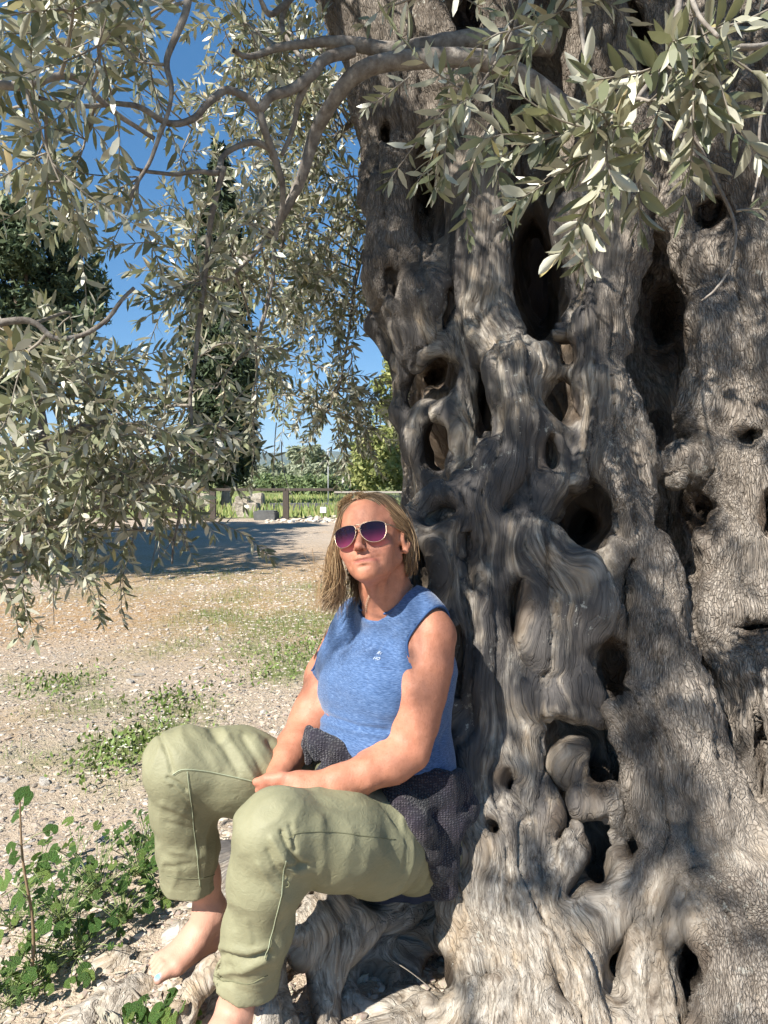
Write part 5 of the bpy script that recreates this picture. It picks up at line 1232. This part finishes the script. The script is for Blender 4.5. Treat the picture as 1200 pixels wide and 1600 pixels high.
def spray(px, py, rx, ry, y0, y1, n, keys, leaf=.055, ln=(.16, .34), droop=.5, kids=0, dirb=(0, 0, 0), sub=5, step=.018):
    """twigs filling a region, carried by side branches from the named limbs"""
    hubs = []
    for q in range(max(1, n // sub)):
        a = rc.random() * 6.28; r = math.sqrt(rc.random()); h = P(px + rx * r * math.cos(a), py + ry * r * math.sin(a), rc.uniform(y0, y1)); s = nearest(keys, h)
        m = (s + h) / 2 + rc.normal(size=3) * .05 * np.linalg.norm(h - s) + np.array([0, 0, .06 * np.linalg.norm(h - s)])
        c = smooth_path([s, m, h], 12); c = c + .01 * np.stack([vnoise(c * 12, 1), vnoise(c * 12, 2), vnoise(c * 12, 3)], 1) * np.linspace(0, 1, 12)[:, None]
        V, F = tube_np(c, np.linspace(.0045, .0022, 12), 6, cap=False); TW.add(V, F); hubs.append((c, unit(h - s)))
    for q in range(n):
        c, dd = hubs[q % len(hubs)]; i = rc.integers(7, 12)
        d = dd * .5 + rc.normal(size=3) * .95 + np.array(dirb)
        twig(c[i], d, rc.uniform(*ln), droop, leaf, step, kids=kids)
# ---- left foreground curtain
spray(60,60,140,100,1.35,2.0,24,['j','c','g'],.055)
spray(180,100,110,100,1.5,2.1,17,['c','g','j'],.055)
spray(40,240,100,90,1.35,1.9,19,['j','k','c'],.055)
spray(230,240,80,50,1.7,2.2,5,['c','e'],.052)
spray(60,330,90,70,1.35,1.7,8,['j','k'],.06)
spray(30,520,80,50,1.4,1.7,8,['k'],.058)
spray(70,640,130,70,1.6,2.2,50,['k','l'],.052,droop=.6)
spray(190,640,80,60,1.8,2.3,18,['l','n','k'],.05,droop=.6)
spray(80,760,150,80,1.7,2.4,84,['l','m'],.05,droop=.5)
spray(210,740,90,70,1.85,2.4,40,['l','m','n'],.048,droop=.6)
spray(60,860,110,45,1.7,2.1,22,['m'],.05,droop=.6)
spray(180,860,60,30,1.8,2.1,6,['m','n'],.046,droop=.9)
spray(275,500,45,110,1.9,2.5,14,['n','b','d'],.05,droop=.7)
spray(150,480,60,40,1.7,2.2,3,['k'],.05,droop=.7)
# ---- middle: hanging curtain in front of the cypress, smaller because farther
spray(350,420,80,150,2.0,2.9,56,['n','b','d'],.05,droop=.9)
spray(345,620,60,100,2.0,2.8,26,['n','d'],.048,droop=1.0)
spray(450,400,80,120,2.6,3.8,70,['b','p','o'],.052,droop=.9)
spray(520,480,60,130,2.8,3.8,60,['o','p'],.052,droop=1.0)
spray(470,610,90,60,2.7,3.6,46,['o','p'],.050,droop=1.2,ln=(.18,.4))
spray(560,640,50,60,2.9,3.4,12,['o'],.046,droop=1.2)
spray(480,220,80,100,2.8,4.2,60,['p','q','b'],.055,droop=.5)
spray(400,120,120,90,2.8,4.2,60,['q','p','a'],.055,droop=.4)
spray(320,280,60,90,2.6,3.8,14,['q','p'],.055,droop=.5)
spray(380,50,70,60,2.4,3.6,22,['q','a','g'],.055,droop=.4)
spray(470,60,60,80,2.6,3.6,30,['q','p'],.055,droop=.4)
spray(535,330,35,120,2.9,3.6,34,['p','o'],.052,droop=.7)
spray(120,20,120,60,2.2,3.4,26,['q','g','j'],.055,droop=.4)
# bare drooping twigs under the curtain
for a, b in [(440,690),(432,660),(268,770),(285,780),(275,790),(250,800),(300,770),(90,880)]:
    s = P(a, b, 2.0); twig(s, (rc.normal() * .2, rc.normal() * .2, -1), rc.uniform(.12, .2), 1.0, 0, r0=.0016)
# ---- upper right sprays, near the lens
spray(985,80,110,60,1.0,1.25,7,['r1','r3'],.054,(.12,.24),.8,step=.016)
spray(1120,60,80,50,.95,1.2,5,['r3','r1','r7'],.054,(.12,.24),.6)
spray(915,235,50,45,1.05,1.2,7,['r1'],.056,(.10,.2),.9,dirb=(-.3,0,-.4),step=.014)
spray(860,50,80,40,1.3,1.6,5,['r2','r4','r1'],.060,(.14,.24),.7)
spray(720,170,50,40,1.45,1.6,6,['r4'],.055,(.14,.22),.7,dirb=(-.5,0,-.2))
spray(755,70,60,50,1.45,1.7,4,['r4','r2'],.055,(.14,.22),.7)
spray(1010,190,50,50,1.05,1.2,4,['r1','r5','r3'],.060,(.10,.2),.9)
spray(640,10,50,25,1.7,1.9,4,['r4','a'],.05,(.12,.2),.7)
for s_, d_, l_, lf in [((745,150,1.5),(-.7,0,-.35),.2,.052),((770,170,1.5),(-.1,0,-1),.24,.055),((760,200,1.48),(-.35,0,-.9),.22,.05),((940,270,1.12),(-.1,0,-1),.13,.06),((960,250,1.12),(-.6,-.1,-.7),.16,.06),((930,240,1.12),(-.8,0,-.3),.13,.062),((985,230,1.12),(.4,0,-.9),.12,.055),((1150,330,1.12),(1,0,.2),.05,.03),((640,120,1.7),(-.9,0,-.5),.12,.045)]:
    twig(P(*s_), d_, l_, .5, lf, .014)
# ---- the crown overhead (out of the picture, between the trunk and the sun): it dapples trunk and ground
over = [((1.0,2.9,3.3),(.4,1.9,3.9),(-.5,1.1,4.2),(-1.6,.4,4.3)),((1.1,2.9,3.3),(.9,1.6,4.0),(.5,.6,4.3),(0,-.3,4.3)),((.9,3.0,3.3),(-.2,2.6,4.2),(-1.4,2.2,4.5),(-2.5,1.8,4.4)),((.2,2.7,2.9),(-.5,2.2,3.5),(-1.2,1.4,3.7),(-1.9,.9,3.6))]
for q, rows in enumerate(over):
    pts = smooth_path(rows, 30); V, F = tube_np(pts, np.linspace(.11, .02, 30), 10); mesh_np('branch', V, F, M_BRANCH, olive); BR['o%d' % q] = pts
def overhead(n, lo, hi, leaf=.058):
    ks = ['o0', 'o1', 'o2', 'o3']
    for q in range(n):
        h = np.array([rc.uniform(lo[k], hi[k]) for k in range(3)]); s = nearest(ks, h)
        c = smooth_path([s, (s + h) / 2 + [0, 0, .08], h], 8); V, F = tube_np(c, np.linspace(.010, .003, 8), 4, cap=False); TW.add(V, F)
        for k in range(10): twig(c[rc.integers(5, 8)], unit(h - s) * .3 + rc.normal(size=3) * .8, rc.uniform(.14, .3), .4, leaf, .018)
overhead(50, (-1.7, -.2, 3.05), (.55, 1.75, 4.0))
overhead(26, (-1.0, .3, 2.9), (.75, 2.0, 3.6))
overhead(15, (-2.15, -1.2, 3.1), (-1.35, -.2, 3.9))
overhead(3, (-2.8, -.9, 3.7), (-1.9, .2, 4.4))

# ---- leaves: the largest ones in view are objects, the rest one spread
L = np.array(LEAF); base, dr, nm = L[:, :3], L[:, 3:6], L[:, 6:9]; ln, wd, tone = L[:, 9], L[:, 10], L[:, 11]
sd = np.cross(nm, dr); sd /= np.linalg.norm(sd, axis=1)[:, None]; nm = np.cross(dr, sd)
tip = base + dr * ln[:, None]; mu, mv, md = PIX(base + dr * ln[:, None] * .5)
cam_p = np.array([0, 0, CAM_H]); ok = np.linalg.norm(base - cam_p, axis=1) > .55
# the crown is open where the sun reaches the sitter
sdv = np.array(SUN_DIR)
for tgt, rad, keep in ((P(575, 850, 1.68), .15, .04), (P(575, 940, 1.72), .12, .25), (P(600, 1060, 1.68), .24, .45), (P(660, 1080, 1.66), .10, .4), (P(430, 1240, 1.42), .14, .5), (P(350, 1250, 1.6), .3, .6)):
    q = base - tgt; al = q @ sdv; dd_ = np.linalg.norm(q - al[:, None] * sdv, axis=1); ok &= ~((al > .1) & (dd_ < rad) & (rc.random(len(L)) > keep))
au, av, _ = PIX(base); bu, bv, _ = PIX(tip); plen = np.hypot(au - bu, av - bv) * (md > 0)
inf = ok & (mu > 0) & (mu < 1200) & (mv > 0) & (mv < 1600) & (md > .3)
order = np.argsort(-np.where(inf, plen, 0)); big = np.zeros(len(L), bool); big[order[:300]] = True
def leaf_profile(k):
    """unit leaf: length 1 along x, width 1 in y, folded and curled"""
    xs = np.array([0, .08, .28, .52, .76, .93, 1.0]); ws = np.array([.04, .30, .86, 1.0, .74, .30, .03]) * .5
    curl = [(.10, .0), (-.12, .04), (.16, -.05), (.05, .08)][k]
    V = [];
    for x, w in zip(xs, ws):
        z0 = -curl[0] * (x - .2) ** 2; y0 = curl[1] * x * x; V += [(x, y0 - w, z0 + w * .35), (x, y0, z0), (x, y0 + w, z0 + w * .35)]
    F = []
    for i in range(6): a = i * 3; F += [(a, a + 3, a + 4, a + 1), (a + 1, a + 4, a + 5, a + 2)]
    return np.array(V), np.array(F)
t = NT('olive_leaf'); ge = t.n('ShaderNodeNewGeometry'); oi = t.n('ShaderNodeObjectInfo'); a = t.attr('tone'); ob = t.obj()
tn = t.math('FRACT', t.math('ADD', a, oi.outputs['Random']))
topc = t.ramp(tn, [(0, (.085, .10, .055)), (.5, (.165, .18, .10)), (.96, (.27, .285, .165)), (1, (.42, .35, .15))])
botc = t.ramp(tn, [(0, (.31, .30, .21)), (.6, (.44, .43, .33)), (.96, (.62, .61, .51)), (1, (.52, .40, .20))])
c = t.mix(ge.outputs['Backfacing'], topc, botc)
t.fin(c, .40, None, .55)
trn = t.n('ShaderNodeBsdfTranslucent'); t.l(t.mix(.5, c, (.38, .37, .15)), trn.inputs[0]); mx = t.n('ShaderNodeMixShader'); mx.inputs[0].default_value = .22
t.l(t.bsdf, mx.inputs[1]); t.l(trn, mx.inputs[2]); t.l(mx, t.out.inputs[0]); M_LEAF = t.m
LM = []
for k in range(4):
    V, F = leaf_profile(k); o = mesh_np('leaf', V, F, M_LEAF, None, True, {'tone': np.zeros(len(V))}); LM.append(o.data); bpy.data.objects.remove(o)
for i in np.where(big)[0]:
    o = bpy.data.objects.new('leaf', LM[i % 4]); COL.objects.link(o)
    m = Matrix.Identity(4)
    for r_ in range(3):
        m[r_][0] = dr[i, r_] * ln[i]; m[r_][1] = sd[i, r_] * wd[i]; m[r_][2] = nm[i, r_] * ln[i] * .8; m[r_][3] = base[i, r_]
    o.parent = olive; o.matrix_parent_inverse = Matrix.Translation(-olive.location); o.matrix_basis = m
rest = np.where(~big & ok)[0]
xs = [0, .33, .70, 1.0]; ws = [.06, .48, .42, .03]; VV = []
for x, w in zip(xs, ws):
    cz = (-.14 * (x - .2) ** 2)
    for sg in (-1, 1): VV.append(base[rest] + dr[rest] * (ln[rest] * x)[:, None] + sd[rest] * (wd[rest] * w * sg)[:, None] + nm[rest] * (ln[rest] * cz)[:, None])
VV = np.stack(VV, 1).reshape(-1, 3); o8 = (np.arange(len(rest)) * 8)[:, None, None]
FF = (np.array([[0, 2, 3, 1], [2, 4, 5, 3], [4, 6, 7, 5]])[None] + o8).reshape(-1, 4)
tag(mesh_np('leaves', VV, FF, M_LEAF, olive, False, {'tone': np.repeat(tone[rest], 8)}), kind='stuff')
tag(TW.build('twigs', M_TWIG, olive), kind='stuff')
print('leaves', len(L))
# ================================================================ MALLOW WEEDS, LITTER
rw = np.random.default_rng(900)
def mallow_leaf(k):
    """unit lobed round leaf, radius 1, notched at the stalk, cupped and creased"""
    n = 22; V = [(0, 0, 0)]; rr_ = np.random.default_rng(k)
    for i in range(n):
        a = R(-162) + R(324) * i / (n - 1); lob = .80 + .20 * abs(math.cos(a * 2.5 + .0)) ** .6 * (1 - .1 * rr_.random()); f = .93 + .07 * math.sin(a * 21)
        r = lob * f; V.append((r * math.cos(a), r * math.sin(a), .20 * r * (1 - .6 * abs(math.cos(a * 2.5))) - .05 - .12 * r * math.cos(a)))
        V.append((.5 * r * math.cos(a), .5 * r * math.sin(a), .07 * (1 - 1.2 * abs(math.cos(a * 2.5)))))
    F = []
    for i in range(n - 1):
        o1, i1, o2, i2 = 1 + 2 * i, 2 + 2 * i, 3 + 2 * i, 4 + 2 * i; F += [(i1, o1, o2), (i1, o2, i2), (0, i1, i2)]
    return np.array(V), np.array(F)
t = NT('mallow_leaf'); oi = t.n('ShaderNodeObjectInfo'); ge = t.n('ShaderNodeNewGeometry'); ob = t.obj()
c = t.ramp(oi.outputs['Random'], [(0, (.06, .13, .03)), (.5, (.12, .22, .055)), (1, (.25, .34, .09))])
c = t.mix(.25, c, t.noise(ob, 3, 4, col=True), 'OVERLAY'); t.fin(c, .42, t.bump(t.noise(ob, 6, 3), .02), .45)
tr = t.n('ShaderNodeBsdfTranslucent'); t.l(t.mix(.5, c, (.25, .45, .05)), tr.inputs[0]); mx = t.n('ShaderNodeMixShader'); mx.inputs[0].default_value = .25
t.l(t.bsdf, mx.inputs[1]); t.l(tr, mx.inputs[2]); t.l(mx, t.out.inputs[0]); M_MAL = t.m
M_STEM = flat_mat('mallow_stem', (.19, .24, .09), .6); M_RSTEM = flat_mat('reddish_mallow_stem', (.22, .15, .09), .6)
ML = []
for k in range(5):
    V, F = mallow_leaf(k); o = mesh_np('leaf', V, F, M_MAL, None, True); ML.append(o.data); bpy.data.objects.remove(o)
def put_leaf(root, p, nrm, s, ux=None):
    o = bpy.data.objects.new('leaf', ML[rw.integers(5)]); COL.objects.link(o); nrm = unit(nrm); x = unit(np.cross(nrm, rw.normal(size=3))); y = np.cross(nrm, x)
    m = Matrix.Identity(4)
    for r_ in range(3): m[r_][0] = x[r_] * s; m[r_][1] = y[r_] * s; m[r_][2] = nrm[r_] * s; m[r_][3] = p[r_]
    o.parent = root; o.matrix_parent_inverse = Matrix.Translation(-root.location); o.matrix_basis = m
def mallow(px, py, label, n=26, spread=.16, height=.13, s0=.014, tall=0, z=None):
    b = GP(px, py); b[2] = ground_z(b[:1], b[1:2])[0] if z is None else z
    if z is not None: b = GP(px, py, z)
    root = empty('mallow_plant', tuple(b)); tag(root, label, 'plant', 'mallow weeds by the roots'); bag = Bag()
    if tall:
        top = b + np.array([-.02, .01, tall]); pts = smooth_path([b, b + [.01, 0, tall * .35], b + [-.012, 0, tall * .7], top], 16); V, F = tube_np(pts, np.linspace(.0048, .002, 16), 6); bag.add(V, F, 1)
        for q in range(16):
            i = rw.integers(3, 16); a = rw.random() * 6.28; L_ = rw.uniform(.03, .11) * (1.25 - i / 20); e = pts[i] + [L_ * math.cos(a), L_ * math.sin(a), L_ * rw.uniform(.2, .8)]
            V, F = tube_np(smooth_path([pts[i], (pts[i] + e) / 2 + [0, 0, .008], e], 5), .0011, 4); bag.add(V, F); put_leaf(root, e, [math.cos(a) * .5 - .2, math.sin(a) * .5 - .9, .8], rw.uniform(.016, .032))
            for _ in range(2): V, F = box_np(pts[i] - .004 + rw.normal(size=3) * .004, pts[i] + .004 + rw.normal(size=3) * .002); bag.add(*quads(V, F), 0)

    for q in range(n):
        a = rw.random() * 6.28; r = spread * math.sqrt(rw.random()); e = b + [r * math.cos(a), r * math.sin(a), 1.45 * height * rw.uniform(.25, 1) * (1.1 - r / spread * .5)]
        V, F = tube_np(smooth_path([b + rw.normal(size=3) * [.01, .01, 0], (b + e) / 2 + [0, 0, .02 * rw.random()], e], 6), .0012, 4); bag.add(V, F)
        put_leaf(root, e, [math.cos(a) * .4 - .3, math.sin(a) * .4 - .55, .9] + rw.normal(size=3) * .5, s0 * rw.uniform(.55, 1.6))
    bag.build('stems', [M_STEM, M_RSTEM], root)
def quads(V, F): return V, np.concatenate([F, F[:, 2:3]], 1)
for args in [
 (150,1400,'leafy mallow clump in the middle of the weed patch',46,.17,.13),(215,1375,'mallow clump just left of the far trouser leg',44,.15,.13),(95,1440,'mallow clump behind the tall mallow stem',40,.16,.12),
 (190,1450,'mallow clump low in front of the bare foot',40,.14,.10),(120,1500,'spreading mallow over the root at the lower left',36,.15,.09),(232,1330,'small mallow tuft highest up beside the far trouser leg',24,.09,.11),
 (20,1440,'mallow clump at the left edge of the picture',26,.12,.12),(60,1520,'mallow clump below the tall stem',30,.13,.09),(15,1560,'mallow clump in the lower left corner',24,.12,.09),
 (120,1345,'thin mallow with a few dark leaves on bare dirt',8,.10,.14),(60,1370,'sparse mallow seedling left of the dirt patch',8,.08,.10),(250,1420,'mallow leaves spilling over the root toward the ankle',20,.08,.08)]:
    mallow(args[0], args[1], args[2], args[3], args[4], args[5], .0135 if args[3] > 9 else .018)
mallow(48,1545,'tall upright mallow stem at the left edge',10,.08,.08,.016,tall=.50)
mallow(225,1600,'large leaved mallow at the bottom below the toes',14,.05,.035,.016,z=.06)
mallow(272,1602,'small mallow growing between the bottom roots',12,.05,.05,.016,z=.06)
for a, b, lb in [(440,1035,'low green weed clump right behind the arm of the woman'),(490,1010,'leafy weed tuft under the blond hair'),(215,1160,'bright low weed clump behind the far knee'),(180,1185,'pale green weed tuft left of the far knee'),(95,1065,'small green weed tuft on the stony dirt'),(268,1095,'single yellow green tuft in the middle of the yard')]:
    c0 = GP(a, b); c0[2] = ground_z(c0[:1], c0[1:2])[0]; root = empty('weed_tuft', tuple(c0)); tag(root, lb, 'weed', 'weed tufts on the dirt')
    n = 240; sp = .028 * c0[1] * (1.5 if a in (215, 440) else 1); x = c0[0] + rw.normal(0, sp, n); y = c0[1] + rw.normal(0, sp * 1.6, n); bb = Bag()
    for xx_, yy_ in zip(x, y):
        h = rw.uniform(.015, .05); z_ = ground_z(np.array([xx_]), np.array([yy_]))[0]; u_ = unit(rw.normal(size=3) + [0, 0, 1.2]); v_ = unit(np.cross(u_, rw.normal(size=3))); p0 = np.array([xx_, yy_, z_ + h * .4]); w_ = .005
        bb.add([p0 - v_ * w_, p0 + u_ * h * .4 - v_ * w_ * 1.6, p0 + u_ * h * .9, p0 + u_ * h * .4 + v_ * w_ * 1.6], [(0, 1, 2, 3)], 0, rw.random() * .45 + .1)
    tag(bb.build('leaves', M_GRASS, root, False, 'tone'), kind='stuff')
# fallen dry leaves and twigs
M_DRY = flat_mat('dry_leaf', (.34, .31, .24), .7, var=.3, scale=60); bb = Bag()
for q in range(900):
    yy_ = 1.5 + 5 * rw.random() ** 2; xx_ = (rw.random() * .62 - .56) * yy_; z_ = ground_z(np.array([xx_]), np.array([yy_]))[0] + .006; a = rw.random() * 6.28; l = rw.uniform(.02, .032); w_ = l * .13
    u_ = np.array([math.cos(a), math.sin(a), rw.normal() * .15]) * l; v_ = np.array([-math.sin(a), math.cos(a), rw.normal() * .3]) * w_; p0 = np.array([xx_, yy_, z_])
    bb.add([p0 - u_, p0 - v_, p0 + u_, p0 + v_ + [0, 0, .002]], [(0, 1, 2, 3)])
tag(bb.build('leaf_litter', M_DRY, None, False), 'fallen dry olive leaves scattered on the dirt', 'dead leaves', kind='stuff')
def stick(rows, r, lb):
    V, F = tube_np(smooth_path([P(*p) for p in rows], 12), np.linspace(r, r * .5, 12), 6); tag(mesh_np('stick', V, F, M_TWIG), lb, 'stick')
stick([(612,1500,1.66),(640,1518,1.65),(672,1543,1.64)], .0016, 'thin straight pale twig lying on the shaded root under the seat')
stick([(205,1545,1.74),(240,1590,1.68),(262,1640,1.6)], .004, 'reddish dry stick at the bottom beside the roots')
o = empty('dry_frond', tuple(GP(190, 1585, .03))); tag(o, 'dry pale frond of narrow leaflets lying in the bottom weeds', 'dead leaf'); p0 = GP(150, 1570, .05); bb = Bag()
for q in range(22):
    s_ = p0 + np.array([.006 * q, -.003 * q, .006 * math.sin(q)]); d = unit([.55, -.8, .1 * rw.normal()]) * rw.uniform(.04, .07); w_ = np.array([.003, .0022, .001])
    bb.add([s_ - w_, s_ + d * .5 - w_ * 1.2, s_ + d, s_ + d * .5 + w_ * 1.2], [(0, 1, 2, 3)])
tag(bb.build('leaflets', M_DRY, o, False), kind='stuff')
# ================================================================ THE AIR: thin even haze round the whole place
hm = bpy.data.materials.new('air'); hm.use_nodes = True; hn = hm.node_tree; hn.nodes.clear()
ho = hn.nodes.new('ShaderNodeOutputMaterial'); hv2 = hn.nodes.new('ShaderNodeVolumePrincipled')
hv2.inputs['Color'].default_value = (.38, .62, 1.0, 1); hv2.inputs['Density'].default_value = .00008; hv2.inputs['Anisotropy'].default_value = 0
hn.links.new(hv2.outputs[0], ho.inputs['Volume'])
v, f = box_np((-5400, -500, -2), (5400, 6500, 260)); haze = mesh_np('haze', v, f, hm, None, False); tag(haze, kind='stuff')
